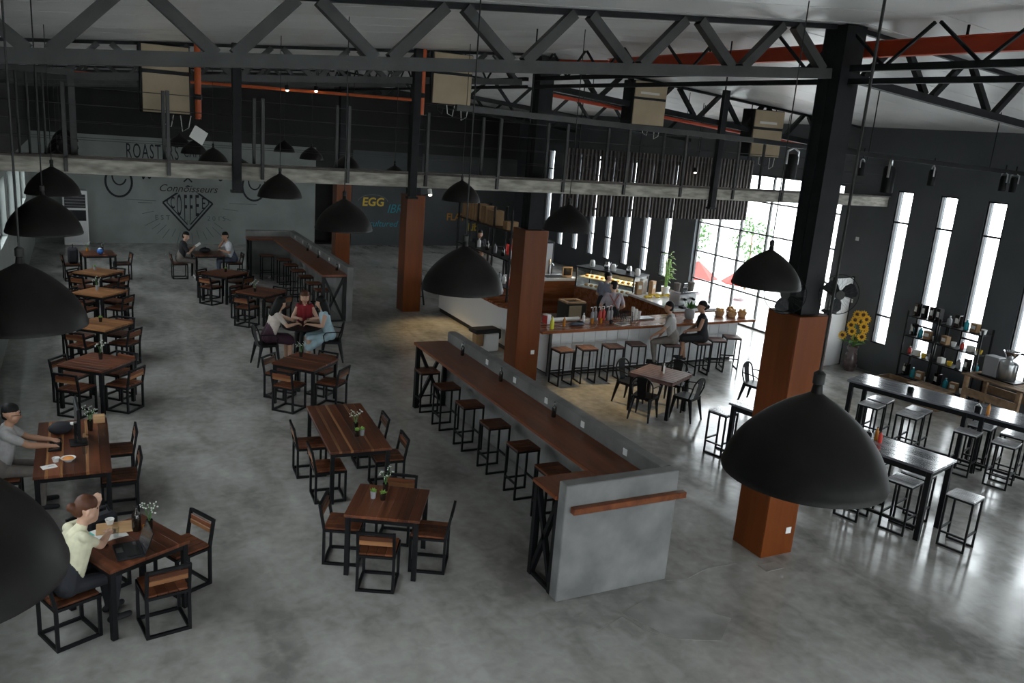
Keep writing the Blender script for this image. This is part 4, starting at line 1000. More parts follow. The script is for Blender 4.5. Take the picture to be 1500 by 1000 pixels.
def goods_rack(y0, y1, label, zs):
    r = thing('goods_rack', label, 'rack', (16.42, 0, 0))
    for y in (y0, y1):
        for dx in (-.17, .17): B((dx, y, max(zs)/2+.06), (.03, .03, max(zs)+.12)).build('upright', 'black_steel', r)
    for z in zs: B((0, (y0+y1)/2, z), (.38, abs(y1-y0), .025)).build('shelf', 'black_steel', r)
    return r
goods_rack(12.2, 11.45, 'left steel rack of goods under the right-hand windows', (.30, .80, 1.22, 1.66))
goods_rack(11.40, 10.42, 'right steel rack of goods under the right-hand windows', (.30, .80, 1.22, 1.64))
GD = [('box', 'bottle_dark', .14, .26), ('jar', 'teal_glaze', .05, .22), ('box', 'brown_box', .2, .18), ('cup', 'ceramic', .05, .1), ('jar', 'sauce_red', .04, .16), ('box', 'paper', .16, .12), ('cup', 'fruit_yellow', .05, .09), ('jar', 'clay_grey', .05, .2)]
gi = 0
for (ya, yb, zs, nm) in ((12.1, 11.55, (.30, .80, 1.22, 1.66), 'left'), (11.3, 10.5, (.30, .80, 1.22, 1.64), 'right')):
    for si, z in enumerate(zs):
        n = 4 if nm == 'left' else 5
        for k in range(n):
            kind, mt, s_, h = GD[gi % 8] if not (nm == 'left' and si == 3) else ('box', 'bottle_dark' if k % 2 == 0 else 'black_steel', .12, .28)
            gi += 1; y = ya+(yb-ya)*k/(n-1); lab = '%s on the %s shelf of the %s goods rack, %s from the left' % ({'box': 'small packet', 'jar': 'slim jar', 'cup': 'small bowl'}[kind], ('bottom', 'second', 'third', 'top')[si], nm, ORD[k])
            zz = z+.0125
            if kind == 'box':
                q = thing('packet', lab, 'packet', (16.40, y, zz), .15*(k % 3-1), 'goods on the racks'); B((0, 0, h/2), (.12, s_*.8, h), 0, .006).build('carton', mt, q); B((-.062, 0, h*.55), (.004, s_*.5, h*.4)).build('printed_label', 'label_white', q)
            elif kind == 'jar': bottle(16.40, y, zz, h, s_, mt, lab, 'steel', 'goods on the racks', 'jar')
            else: cup(16.40, y, zz, s_*1.2, h, mt, lab, 'goods on the racks', 'bowl')
q = thing('roaster', 'small steel sample roaster beside the goods racks', 'machine', (16.25, 9.75, .9), RAD(90))
MB().lathe([(.14, 0), (.17, .05), (.17, .35), (.10, .42), (.002, .43)], (0, 0, 0), 20).build('drum', 'steel', q); B((.30, 0, .22), (.30, .24, .40), 0, .01).build('housing', 'clay_grey', q); MB().lathe([(.05, .42), (.16, .60), (.15, .60), (.04, .43)], (0, 0, 0), 18).build('hopper', 'chrome', q); B((.1, 0, .012), (.75, .38, .024)).build('base_plate', 'black_steel', q)
q = thing('crate_table', 'rough wooden crate table under the steel roaster', 'table', (16.2, 9.75, 0))
for k in range(5): B((-.32+.16*k, 0, .885), (.15, 1.3, .03), 0, .003).build('top_plank', 'crate_wood', q)
for sx in (-1, 1):
    for sy in (-1, 1): B((sx*.33, sy*.55, .435), (.08, .08, .87), 0, .004).build('leg', 'crate_wood', q)
    B((sx*.36, 0, .55), (.03, 1.1, .16), 0, .003).build('side_plank', 'crate_wood', q)
q = thing('wood_crate', 'open wooden crate on the floor below the left goods rack', 'crate', (15.85, 11.9, 0), .1)
for k in range(3):
    for sx in (-1, 1): B((sx*.22, 0, .06+.11*k), (.02, .60, .095), 0, .003).build('slat', 'crate_wood', q); B((0, sx*.30, .06+.11*k), (.42, .02, .095), 0, .003).build('slat', 'crate_wood', q)
q = thing('wood_crate', 'closed wooden crate on the floor below the right goods rack', 'crate', (15.8, 11.0, 0), -.05)
for k in range(3):
    for sx in (-1, 1): B((sx*.24, 0, .06+.12*k), (.02, .80, .105), 0, .003).build('slat', 'crate_wood', q); B((0, sx*.40, .06+.12*k), (.46, .02, .105), 0, .003).build('slat', 'crate_wood', q)
for k in range(4): B((-.18+.12*k, 0, .40), (.11, .82, .02), 0, .003).build('lid_slat', 'crate_wood', q)

def fan(loc, rz, label):
    r = thing('wall_fan', label, 'fan', loc, rz)
    m = MB()
    for k in range(20):
        a = k*2*pi/20; m.tube([(.05*cos(a), -.09, .05*sin(a)), (.15*cos(a), -.11, .15*sin(a)), (.235*cos(a), -.05, .235*sin(a)), (.15*cos(a), .03, .15*sin(a)), (.06*cos(a), .05, .06*sin(a))], .0010, 4)
    g_ = m.build('guard_wires', 'grey_steel', r); g_['kind'] = 'stuff'
    MB().tube([(.237*cos(k*pi/16), -.05, .237*sin(k*pi/16)) for k in range(33)], .005, 6).build('guard_rim', 'dark_steel', r)
    for k in range(3):
        a = k*2*pi/3+.4; c_, s_ = cos(a), sin(a); v = []
        for rr, wd, tw in ((.03, .03, .02), (.10, .085, .03), (.17, .10, .025), (.205, .06, .015)):
            for q_ in (-1, 1): v.append((rr*c_-q_*wd*s_*.8, -.06+q_*tw, rr*s_+q_*wd*c_*.8))
        v += [(x, y+.006, z) for x, y, z in v]
        f = []
        for i in range(3): f += [(2*i, 2*i+1, 2*i+3, 2*i+2), (8+2*i, 8+2*i+2, 8+2*i+3, 8+2*i+1)]
        MB().add(v, f+[(0, 8, 9, 1), (6, 7, 15, 14)]).build('blade', 'dark_steel', r)
    MB().tube([(0, -.10, 0), (0, .06, 0), (0, .20, 0)], .055, 12).build('motor', 'black_matte', r)
    MB().tube([(0, .16, 0), (0, .17, -.14), (0, .17, -.24)], .022, 8).build('stand', 'steel', r); MB().lathe([(.09, -.26), (.09, -.24), (.02, -.235)], (0, .17, 0), 16).build('base', 'black_matte', r)
    return r
fan((7.28, 7.12, 3.385), RAD(-46), 'wall fan on the left of the near column top'); fan((7.95, 6.96, 3.40), RAD(-28), 'wall fan on the right of the near column top')

# ================================================================== SMALL THINGS ON THE TABLES
def planter(x, y, z, label, mat='bottle_dark', kind='succulent', h=.09):
    q = thing('potted_plant', label, 'plant', (x, y, z), random.random()*6)
    MB().lathe([(.028, 0), (.036, h), (.031, h), (.026, h*.8), (.002, h*.8)], (0, 0, 0), 14).build('pot', mat, q)
    if kind == 'succulent':
        for k in range(12):
            a = k*2.4; e = .4+.08*k; d = Vector((cos(a)*cos(e), sin(a)*cos(e), sin(e))); c = Vector((0, 0, h*.8)); s_ = d.cross(Vector((0, 0, 1))).normalized()*.014
            MB().add([c, c+d*.035+s_, c+d*.06, c+d*.035-s_, c+d*.03+Vector((0, 0, .01))], [(0, 1, 4), (1, 2, 4), (2, 3, 4), (3, 0, 4)]).build('leaf', 'leaf_bright', q)
    else:
        for k in range(5):
            a = k*1.3; tip = (.07*cos(a), .07*sin(a), h+.14+.03*(k % 3)); MB().tube([(0, 0, h*.7), (tip[0]*.4, tip[1]*.4, h+.08), tip], .0025, 4).build('stem', 'leaf', q)
            m = MB()
            for j in range(5): m.ball((tip[0]+.02*cos(j*1.3), tip[1]+.02*sin(j*1.3), tip[2]-.012*j), .008, 6, 4)
            m.build('blossom', 'dry_flower', q)
ZT7 = .752
planter(2.86, 8.58, ZT7, 'succulent in a clear pot on the table beside the counter end', 'clay_grey'); planter(2.95, 8.50, ZT7, 'succulent in a dark pot on the table beside the counter end'); planter(3.06, 8.74, ZT7, 'dried flower sprig on the table beside the counter end', 'bottle_dark', 'sprig')
planter(3.24, 10.52, ZT7, 'succulent in a dark pot on the long aisle table'); planter(3.32, 10.54, ZT7, 'succulent in a pale pot on the long aisle table', 'clay_grey'); planter(3.28, 10.72, ZT7, 'leafy flower sprig on the long aisle table', 'bottle_dark', 'sprig', .12)
planter(3.40, 14.55, ZT7, 'small potted sprig on the table in front of the three women', 'bottle_dark', 'sprig'); planter(3.62, 20.30, ZT7, 'small potted sprig on the reddish table', 'bottle_dark', 'sprig'); planter(3.34, 22.95, ZT7, 'small potted plant on the table in front of the two men')
planter(.18, 15.02, ZT7, 'dried sprig in a dark jar on the first table behind the monitor', 'bottle_dark', 'sprig', .12); planter(.24, 17.70, ZT7, 'succulent on the second table behind the monitor'); planter(.24, 20.78, ZT7, 'dried sprig on the third table behind the monitor', 'clay_grey', 'sprig', .11); planter(.24, 23.35, ZT7, 'pale potted plant on the fourth table behind the monitor', 'clay_grey')
planter(.10, 26.2, ZT7, 'pale flowers on the far left table', 'bottle_amber', 'sprig')
q = thing('ball', 'small blue and white ball on the far left table', 'ball', (.42, 25.75, ZT7)); MB().ball((0, 0, .085), .085, 18, 12).build('sphere', 'blue_ball', q); MB().ball((0, 0, .145), (.055, .055, .03), 12, 6).build('white_cap', 'white_plastic', q)
bottle(.48, 26.2, ZT7, .26, .035, 'bottle_dark', 'dark bottle on the far left table')
for i, (y, x) in enumerate(((12.59, 5.68), (11.09, 5.68), (9.41, 5.68))): bottle(x, y, 1.2005, .22, .032, 'bottle_dark', 'dark bottle on the foreground counter, %s from the far end' % ORD[i], 'black_matte', 'dark bottles on the counters')
for i, y in enumerate((20.6, 22.5, 23.7)): bottle(5.68, y, 1.2005, .22, .032, 'bottle_dark', 'dark bottle on the far counter, %s from the near end' % ORD[i], 'black_matte', 'dark bottles on the counters')
def caddy(x, y, label):
    q = thing('napkin_holder', label, 'napkin holder', (x, y, 1.033), t1); B((0, 0, .06), (.09, .05, .12), 0, .01).build('case', 'black_steel', q); MB().tube([(-.05, 0, .0), (-.055, 0, .10), (0, 0, .16), (.055, 0, .10), (.05, 0, 0)], .008, 6).build('hoop', 'white_plastic', q)
caddy(12.84, 9.30, 'black napkin holder with white hoop near the far end of the longer high table'); caddy(13.10, 8.20, 'black napkin holder with white hoop beside an amber bottle on the longer high table'); caddy(10.02, 7.78, 'black napkin holder with white hoop on the nearer high table')
bottle(13.22, 8.10, 1.033, .19, .03, 'bottle_amber', 'amber sauce bottle on the longer high table'); bottle(10.14, 7.74, 1.033, .20, .03, 'bottle_amber', 'amber sauce bottle on the nearer high table'); bottle(10.10, 7.64, 1.033, .17, .03, 'sauce_red', 'red sauce bottle on the nearer high table')
bottle(9.74, 12.30, ZT7, .20, .028, 'bottle_dark', 'dark bottle on the mauve slatted table'); bottle(9.66, 12.16, ZT7, .20, .018, 'white_plastic', 'slim white bottle on the mauve slatted table', 'white_plastic')
# laptop table
bottle(.36, 8.56, ZT7, .27, .045, 'bottle_dark', 'dark water bottle on the laptop table'); planter(.48, 8.54, ZT7, 'dried white flower sprig on the laptop table', 'bottle_dark', 'sprig', .11); cup(.44, 8.46, ZT7, .032, .09, 'bottle_amber', 'small amber candle glass on the laptop table')
q = thing('laptop', 'open dark laptop at the front edge of the table', 'laptop', (.26, 8.13, ZT7), RAD(-84)); lb = B((0, 0, .010), (.34, .24, .018), 0, .004).build('base', 'dark_steel', q); B((.0, .03, .0205), (.29, .12, .003)).build('keyboard', 'screen_black', lb); B((-.02, -.075, .0205), (.10, .06, .002)).build('touchpad', 'grey_steel', lb)
MB().add([(-.17, .12, .015), (.17, .12, .015), (.17, .20, .225), (-.17, .20, .225), (-.17, .128, .012), (.17, .128, .012), (.17, .208, .222), (-.17, .208, .222)], [(0,1,2,3),(7,6,5,4),(0,4,5,1),(1,5,6,2),(2,6,7,3),(3,7,4,0)]).build('screen', 'screen_black', q)
q = thing('paper_sheets', 'white papers with a teal print on the laptop table', 'papers', (-.04, 8.50, ZT7), RAD(28)); B((0, 0, .004), (.22, .30, .006)).build('sheet', 'paper', q); B((.20, -.02, .003), (.20, .28, .004), -.2).build('sheet', 'paper', q); B((.01, .09, .0085), (.07, .10, .002)).build('teal_print', 'teal_print', q)
q = thing('serving_board', 'pale wooden serving board on the laptop table', 'board', (.16, 8.66, ZT7), RAD(-2)); B((0, 0, .012), (.34, .24, .018), 0, .004).build('board', 'pale_wood', q)
cup(.12, 8.74, ZT7+.022, .045, .055, 'ceramic', 'white cup on the pale serving board')
q = thing('phone', 'dark phone on the papers', 'phone', (.02, 8.34, ZT7+.008), .7); B((0, 0, .005), (.07, .15, .008), 0, .003).build('case', 'black_steel', q); B((0, 0, .0098), (.062, .135, .001)).build('glass_front', 'screen_black', q)
q = thing('shoulder_bag', 'dark bag on the chair behind the laptop table', 'bag', (.02, 8.98, .466), RAD(28)); B((0, -.02, .17), (.34, .16, .32), 0, .04).build('body', 'navy_cloth', q); MB().tube([(-.12, -.02, .30), (-.08, -.02, .40), (.08, -.02, .40), (.12, -.02, .30)], .012, 6).build('handle', 'navy_cloth', q)
# monitor table
q = thing('monitor', 'black computer monitor seen edge-on', 'monitor', (-.16, 11.20, ZT7), RAD(94)); B((0, 0, .008), (.26, .20, .014), 0, .004).build('foot', 'black_steel', q); B((0, .03, .14), (.05, .03, .26)).build('neck', 'black_steel', q); sc_ = B((0, 0, .33), (.58, .035, .40), 0, .008).build('screen_case', 'black_steel', q); B((0, .0185, .33), (.55, .003, .36)).build('display', 'screen_black', sc_)
q = thing('keyboard', 'black keyboard in front of the typing man', 'keyboard', (-.42, 11.18, ZT7), RAD(90)); B((0, 0, .010), (.42, .14, .018), 0, .004).build('case', 'black_steel', q); B((0, 0, .0215), (.40, .12, .004)).build('key_field', 'screen_black', q)
q = thing('camera_bag', 'dark camera bag with a white lens cap on the monitor table', 'bag', (-.36, 11.62, ZT7), .3); MB().ball((0, 0, .07), (.15, .11, .08), 16, 8).build('body', 'navy_cloth', q); MB().lathe([(.035, 0), (.035, .02)], (.12, -.02, .10), 14).build('lens_cap', 'white_plastic', q)
q = thing('bowl', 'white bowl of orange food on the monitor table', 'bowl', (-.27, 10.62, ZT7)); MB().lathe([(.04, 0), (.085, .045), (.08, .045), (.038, .008), (.002, .008)], (0, 0, 0), 20).build('dish', 'ceramic', q); MB().ball((0, 0, .035), (.065, .065, .02), 14, 6).build('food', 'food_orange', q)
cup(-.40, 10.64, ZT7, .045, .05, 'ceramic', 'small white cup beside the bowl of orange food')
q = thing('napkin', 'folded white napkin at the corner of the monitor table', 'napkin', (-.47, 10.49, ZT7), .3); B((0, 0, .004), (.16, .11, .007), 0, .002).build('fold', 'paper', q); B((.02, 0, .009), (.06, .02, .003)).build('fork', 'steel', q)
cup(-.09, 10.80, ZT7, .036, .13, 'clear_glass', 'clear water glass on the monitor table', None, 'water_glass')
planter(-.02, 11.62, ZT7, 'tall leafy sprig in a dark jar behind the monitor', 'bottle_dark', 'sprig', .14)
q = thing('wood_block', 'pale wooden block at the back of the monitor table', 'block', (.09, 11.92, ZT7)); B((0, 0, .05), (.14, .10, .10), 0, .004).build('block', 'pale_wood', q)
q = thing('menu_stand', 'wooden menu stand behind the monitor', 'menu', (-.08, 11.42, ZT7)); B((0, 0, .012), (.06, .10, .024)).build('foot', 'pale_wood', q); B((0, 0, .11), (.012, .09, .18)).build('board', 'pale_wood', q)
# standing air conditioner against the back wall
q = thing('air_conditioner', 'white standing air conditioner at the left end of the mural wall', 'air conditioner', (-.18, 32.3, 0))
B((0, 0, .93), (.76, .36, 1.86), 0, .02).build('body', 'white_plastic', q); ol = B((0, -.185, 1.50), (.64, .02, .46)).build('outlet', 'screen_black', q); B((0, -.185, 1.02), (.64, .02, .36)).build('intake_grille', 'screen_black', q)
for k in range(4): B((0, -.198, 1.34+.10*k), (.62, .01, .015)).build('louvre', 'clay_grey', ol)
q = thing('shoulder_bag', 'dark bag on the chair at the far left table', 'bag', (-.26, 25.95, .466)); B((0, 0, .22), (.26, .34, .42), 0, .05).build('body', 'navy_cloth', q); MB().tube([(0, -.10, .40), (0, -.06, .52), (0, .06, .52), (0, .10, .40)], .014, 6).build('handle', 'navy_cloth', q)

# ================================================================== OUTSIDE THE ENTRANCE
def shrub(x, y, h, r_, label, n=420):
    q = thing('shrub', label, 'shrub', (x, y, -.25)); MB().tube([(0, 0, 0), (.05, .02, h*.5), (0, 0, h*.8)], .05, 8, .02).build('trunk', 'crate_wood', q); m = MB()
    for k in range(n):
        a = random.random()*6.28; e = math.asin(2*random.random()-1); rr = r_*random.random()**.4; c = Vector((rr*cos(a)*cos(e), rr*sin(a)*cos(e), h*.68+h*.32*sin(e)*random.random()**.3)); d = Vector((random.uniform(-1, 1), random.uniform(-1, 1), random.uniform(-.5, 1))).normalized(); s_ = d.cross(Vector((.3, .2, 1))).normalized()*.05
        m.add([c, c+d*.09+s_, c+d*.2, c+d*.09-s_], [(0, 1, 2, 3)])
    o = m.build('foliage', 'leaf', q); o['kind'] = 'stuff'
shrub(20.6, 25.2, 2.6, .7, 'leafy shrub outside the entrance, left of the red parasol'); shrub(22.4, 24.0, 2.7, .8, 'leafy shrub outside the entrance, behind the red parasol')
def parasol(x, y, label):
    q = thing('parasol', label, 'parasol', (x, y, -.25)); MB().tube([(0, 0, 0), (0, 0, 1.2)], .03, 8).build('pole', 'steel', q)
    for k in range(8):
        a, b_ = k*pi/4, (k+1)*pi/4; MB().add([(0, 0, 1.2), (.75*cos(a), .75*sin(a), .62), (.75*cos(b_), .75*sin(b_), .62), (0, 0, 1.17), (.75*cos(a), .75*sin(a), .59), (.75*cos(b_), .75*sin(b_), .59)], [(0, 1, 2), (5, 4, 3), (1, 4, 5, 2)]).build('canopy_panel', 'red_cloth', q)
    MB().lathe([(.25, 0), (.22, .06), (.04, .08)], (0, 0, 0), 16).build('base', 'clay_grey', q)
parasol(19.6, 23.5, 'low red parasol outside the entrance, left one'); parasol(20.6, 22.2, 'low red parasol outside the entrance, right one')

# ================================================================== PEOPLE
import numpy as np
def cap_mesh(m, p, q, rp, rq, n=12):
    p = Vector(p); q = Vector(q); d = q-p; L_ = d.length
    if L_ < 1e-5: return m.ball(p, max(rp, rq), n, 8)
    d /= L_; u = Vector((0, 0, 1)) if abs(d.z) < .9 else Vector((1, 0, 0)); x = d.cross(u).normalized(); y = d.cross(x); rings = []
    for i in range(4): t = -pi/2+pi/2*i/4+.12; rings.append((p+d*rp*sin(t), rp*cos(t)))
    rings.append((p, rp)); rings.append((q, rq))
    for i in range(1, 5): t = pi/2*i/4-.12; rings.append((q+d*rq*sin(t), rq*cos(t)))
    v = [c+(x*cos(2*pi*k/n)+y*sin(2*pi*k/n))*r_ for c, r_ in rings for k in range(n)]; f = []
    for i in range(len(rings)-1):
        for k in range(n): f.append((i*n+k, i*n+(k+1) % n, (i+1)*n+(k+1) % n, (i+1)*n+k))
    f += [tuple(range(n))[::-1], tuple(range((len(rings)-1)*n, len(rings)*n))]
    return m.add(v, f)
def ik(a, b, l1, l2, hint):
    """joint between a and b for limb lengths l1, l2 bending towards hint"""
    a = Vector(a); b = Vector(b); d = b-a; D = min(d.length, (l1+l2)*.999); d = d.normalized(); b = a+d*D
    k = (l1*l1-l2*l2+D*D)/(2*D); h = sqrt(max(l1*l1-k*k, 1e-6)); hv = Vector(hint); hv = (hv-d*hv.dot(d)).normalized()
    return a+d*k+hv*h, b
def person(loc, face, label, cl, seat=None, lean=.1, hands=None, elbows=None, head=(0, 0), skin='skin_light', hair='hair_black', hstyle='short', sleeve=.55, legs=None, foot_z=0, skirt=False, voxel=.011, twist=0, sw=.165, lowleg=None, curl=(.6, .6)):
    """loc: plan position of the pelvis; face: heading in degrees; hands: wrist positions in local metres (x right, y forward, z up from the floor)"""
    root = thing('person', label, 'person', (loc[0], loc[1], 0), RAD(face)-pi/2)
    C = []      # (p, q, rp, rq, material)
    top, bot, shoe = cl['top'], cl['bottom'], cl.get('shoe', 'black_cloth')
    low = lowleg or bot
    pz = (seat+.10) if seat is not None else .93
    P = Vector((0, 0, pz)); ly = lean
    S1 = P+Vector((0, ly*.35, .20)); S2 = P+Vector((0, ly*.75, .38)); NK = P+Vector((0, ly*1.05, .51)); HD = NK+Vector((0, .02+ly*.15, .155))
    R_ = Matrix.Rotation(RAD(twist), 3, 'Z')
    sh = {s: S2+R_ @ Vector((s*sw, 0, .085)) for s in (-1, 1)}; hp = {s: P+Vector((s*.085, 0, -.01)) for s in (-1, 1)}
    for s in (-1, 1):
        C.append((P+Vector((s*.07, -.015, .0)), S1+Vector((s*.055, 0, 0)), .118, .098, bot if not cl.get('dress') else top))
        C.append((S1+Vector((s*.06, 0, -.08)), S2+R_ @ Vector((s*.075, 0, .0)), .102, .108, top))
        C.append((S2+R_ @ Vector((s*.05, .0, .03)), sh[s]-R_ @ Vector((s*.02, 0, 0)), .092 if sw > .15 else .084, .064 if sw > .15 else .052, top))
    C.append((S1+Vector((0, .012, -.06)), S2+Vector((0, .016, .02)), .104, .106, top)); C.append((P+Vector((0, -.01, 0)), S1+Vector((0, 0, -.04)), .112, .102, bot if not cl.get('dress') else top)); C.append((S2+Vector((0, 0, .05)), NK, .085, .056, top)); C.append((NK-Vector((0, 0, .03)), HD-Vector((0, .015, .05)), .052, .050, skin))
    HR = (Matrix.Rotation(RAD(head[0]), 3, 'Z') @ Matrix.Rotation(RAD(head[1]), 3, 'X'))
    hd = lambda x, y, z: HD+HR @ Vector((x, y, z))
    C.append((hd(0, -.015, .035), hd(0, .008, .02), .092, .090, skin)); C.append((hd(0, .03, -.03), hd(0, .045, -.075), .068, .042, skin))
    C.append((hd(-.02, .03, -.03), hd(.02, .03, -.03), .068, .068, skin)); C.append((hd(0, .088, .02), hd(0, .112, -.02), .009, .014, skin))
    for s in (-1, 1): C.append((hd(s*.088, -.005, .01), hd(s*.090, -.005, -.025), .014, .011, skin))
    hands = hands or {-1: (-.25, .10, pz-.12), 1: (.25, .10, pz-.12)}; elbows = elbows or {}
    for s in (-1, 1):
        e, wv = ik(sh[s], hands[s], .285, .25, elbows.get(s, (s*.6, -.5, -.6)))
        a = sh[s]
        C.append((a, a.lerp(e, sleeve), .060 if sw > .15 else .050, .055 if sw > .15 else .047, top)); C.append((a.lerp(e, sleeve*.8), e, .045, .040, skin if sleeve < .95 else top)); C.append((e, e.lerp(wv, .35), .040, .040, skin if sleeve < 1.3 else top)); C.append((e.lerp(wv, .35), wv, .040, .026, skin if sleeve < 1.6 else top))
        d = (wv-e).normalized(); sd = d.cross(Vector((0, 0, 1)))
        sd = sd.normalized() if sd.length > .1 else Vector((1, 0, 0)); nn = sd.cross(d).normalized()
        if nn.z > 0: nn = -nn
        k = curl[0] if s < 0 else curl[1]
        pm = wv+d*.045; C.append((wv+d*.01-sd*.014, pm+d*.03-sd*.02, .020, .018, skin)); C.append((wv+d*.01+sd*.014, pm+d*.03+sd*.02, .020, .018, skin))
        for i, (o_, l_) in enumerate(((-.033, .062), (-.011, .075), (.011, .07), (.033, .055))):
            b0 = pm+d*.035+sd*o_; b1 = b0+(d*cos(k)+nn*sin(k))*l_*.55; b2 = b1+(d*cos(2*k)+nn*sin(2*k))*l_*.5
            C.append((b0, b1, .010, .009, skin)); C.append((b1, b2, .009, .008, skin))
        th = sd*(-s); b0 = wv+d*.02+th*.022; b1 = b0+(d*.6+th*.8).normalized()*.042; b2 = b1+(d*.95+nn*.3).normalized()*.032
        C.append((b0, b1, .013, .011, skin)); C.append((b1, b2, .011, .009, skin))
    legs = legs or {}
    for s in (-1, 1):
        if seat is not None: an = Vector(legs.get(s, (s*.12, .42, .09+foot_z)))
        else: an = Vector(legs.get(s, (s*.10, -.02, .09)))
        kn, an = ik(hp[s], an, .43, .42, (s*.1, 1, .35))
        C.append((hp[s], kn, .088, .060, bot)); C.append((kn, kn.lerp(an, .4), .058, .052, low)); C.append((kn.lerp(an, .4), an, .052, .036, low))
        ft = Vector((s*.02, .15, -.055))
        C.append((an+Vector((0, -.03, -.05)), an+ft, .036, .030, shoe))
        if skirt: C.append((hp[s].lerp(kn, .1), kn.lerp(an, .45 if skirt == 'long' else .08), .098, .088, bot))
        legs[s] = (kn, an)
    if skirt:
        a, b_ = legs[-1][0], legs[1][0]; ex = .4 if skirt == 'long' else 0
        for t in (.1, .3, .5, .7, .9): C.append((hp[-1].lerp(hp[1], t), a.lerp(b_, t).lerp(legs[-1][1].lerp(legs[1][1], t), ex), .092, .08, bot))
    m = MB()
    for p, q, rp, rq, mt in C: cap_mesh(m, p, q, rp, rq)
    me = m.mesh('body'); o = bpy.data.objects.new('body', me); COL.objects.link(o)
    md = o.modifiers.new('v', 'REMESH'); md.mode = 'VOXEL'; md.voxel_size = voxel; s2 = o.modifiers.new('s', 'SMOOTH'); s2.factor = .5; s2.iterations = 2
    bpy.context.view_layer.update()
    me2 = bpy.data.meshes.new_from_object(o.evaluated_get(bpy.context.evaluated_depsgraph_get())); bpy.data.objects.remove(o); me2.name = 'body'
    names = sorted({c[4] for c in C}); me2.materials.clear()
    for n_ in names: me2.materials.append(MAT[n_])
    nf = len(me2.polygons); cen = np.empty(nf*3, 'f'); me2.polygons.foreach_get('center', cen); cen = cen.reshape(-1, 3)
    best = np.full(nf, 9e9); idx = np.zeros(nf, 'i')
    for p, q, rp, rq, mt in C:
        p_ = np.array(p); dq = np.array(q)-p_; l2 = max(float(dq @ dq), 1e-8); t = np.clip(((cen-p_) @ dq)/l2, 0, 1); ds = np.linalg.norm(cen-(p_+t[:, None]*dq), axis=1)-(rp+(rq-rp)*t)
        w_ = ds < best; best[w_] = ds[w_]; idx[w_] = names.index(mt)
    me2.polygons.foreach_set('material_index', idx); me2.polygons.foreach_set('use_smooth', [True]*nf)
    ob('body', me2, root)
    # hair, eyes, mouth
    m = MB(); H = []
    if hstyle == 'short': H = [((0, -.022, .058), (0, -.005, .062), .090, .086), ((0, -.040, .010), (0, -.042, -.02), .070, .056)]
    elif hstyle == 'long': H = [((0, -.022, .055), (0, -.005, .058), .098, .092), ((-.03, -.055, .0), (-.05, -.085, -.24), .075, .06), ((.03, -.055, .0), (.05, -.085, -.24), .075, .06), ((-.075, -.01, .0), (-.085, -.02, -.16), .035, .03), ((.075, -.01, .0), (.085, -.02, -.16), .035, .03)]
    elif hstyle == 'bun': H = [((0, -.022, .055), (0, -.004, .060), .096, .090), ((0, -.05, .01), (0, -.055, -.02), .075, .065), ((0, -.125, -.005), (0, -.135, .0), .045, .045)]
    for a, b_, ra, rb in H: cap_mesh(m, hd(*a), hd(*b_), ra, rb, 16)
    me = m.mesh('hair', hair); o = bpy.data.objects.new('hair_tmp', me); COL.objects.link(o); md = o.modifiers.new('v', 'REMESH'); md.mode = 'VOXEL'; md.voxel_size = .01; s2 = o.modifiers.new('s', 'SMOOTH'); s2.iterations = 3; bpy.context.view_layer.update()
    me3 = bpy.data.meshes.new_from_object(o.evaluated_get(bpy.context.evaluated_depsgraph_get())); bpy.data.objects.remove(o); me3.materials.clear(); me3.materials.append(MAT[hair]); me3.polygons.foreach_set('use_smooth', [True]*len(me3.polygons)); ob('hair', me3, root)
    for s in (-1, 1):
        MB().ball(hd(s*.032, .083, .022), (.011, .008, .007), 8, 6).build('eye', 'ceramic', root); ey = KIDS[root.name][-1]; MB().ball(hd(s*.033, .089, .022), .0055, 8, 6).build('pupil', 'hair_black', ey)
        MB().tube([hd(s*.016, .093, .043), hd(s*.034, .092, .047), hd(s*.05, .082, .043)], .004, 5).build('eyebrow', hair, root)
    MB().tube([hd(-.024, .078, -.062), hd(0, .087, -.062), hd(.024, .078, -.062)], .006, 6).build('mouth', 'lips', root)
    root['_hd'] = 0; del root['_hd']
    return root, hd
def local(loc, face, pt):
    a = RAD(face)-pi/2; dx, dy = pt[0]-loc[0], pt[1]-loc[1]
    return (dx*cos(a)+dy*sin(a), -dx*sin(a)+dy*cos(a), pt[2])
def W(loc, face, **kw): return {s: local(loc, face, p) for s, p in ((-1, kw['l']), (1, kw['r']))}
# woman at the laptop table
L0 = (-.29, 8.06); f0 = 28
hx = local(L0, f0, (0, 0, 0))
person(L0, f0, 'woman in a cream blouse with brown hair in a bun, hand on her head', dict(top='cream_cloth', bottom='navy_cloth'), .465, .17, {-1: (-.06, .365, 1.21), 1: local(L0, f0, (.10, 8.40, .84))}, {-1: (-.35, .8, -.35), 1: (.6, -.2, -.7)}, (-8, -26), 'skin_light', 'hair_brown', 'bun', .60, sw=.145, voxel=.0085, curl=(-.55, .75), legs={-1: (-.10, .46, .09), 1: (.10, .40, .09)})
cup(.165, 8.415, .79, .034, .10, 'clear_glass', 'clear drinking glass held by the woman in cream', None, 'water_glass')
L1 = (-1.0, 11.08)
_, hd = person(L1, 2, 'man in a grey t-shirt and glasses typing at the monitor', dict(top='grey_cloth', bottom='taupe_cloth'), .465, .10, W(L1, 2, l=(-.47, 11.28, .80), r=(-.47, 11.06, .80)), {-1: (-.4, -.3, -.8), 1: (.4, -.3, -.8)}, (0, -10), 'skin_tan', 'hair_black', 'short', .60, voxel=.0085, curl=(.35, .35))
gl = _
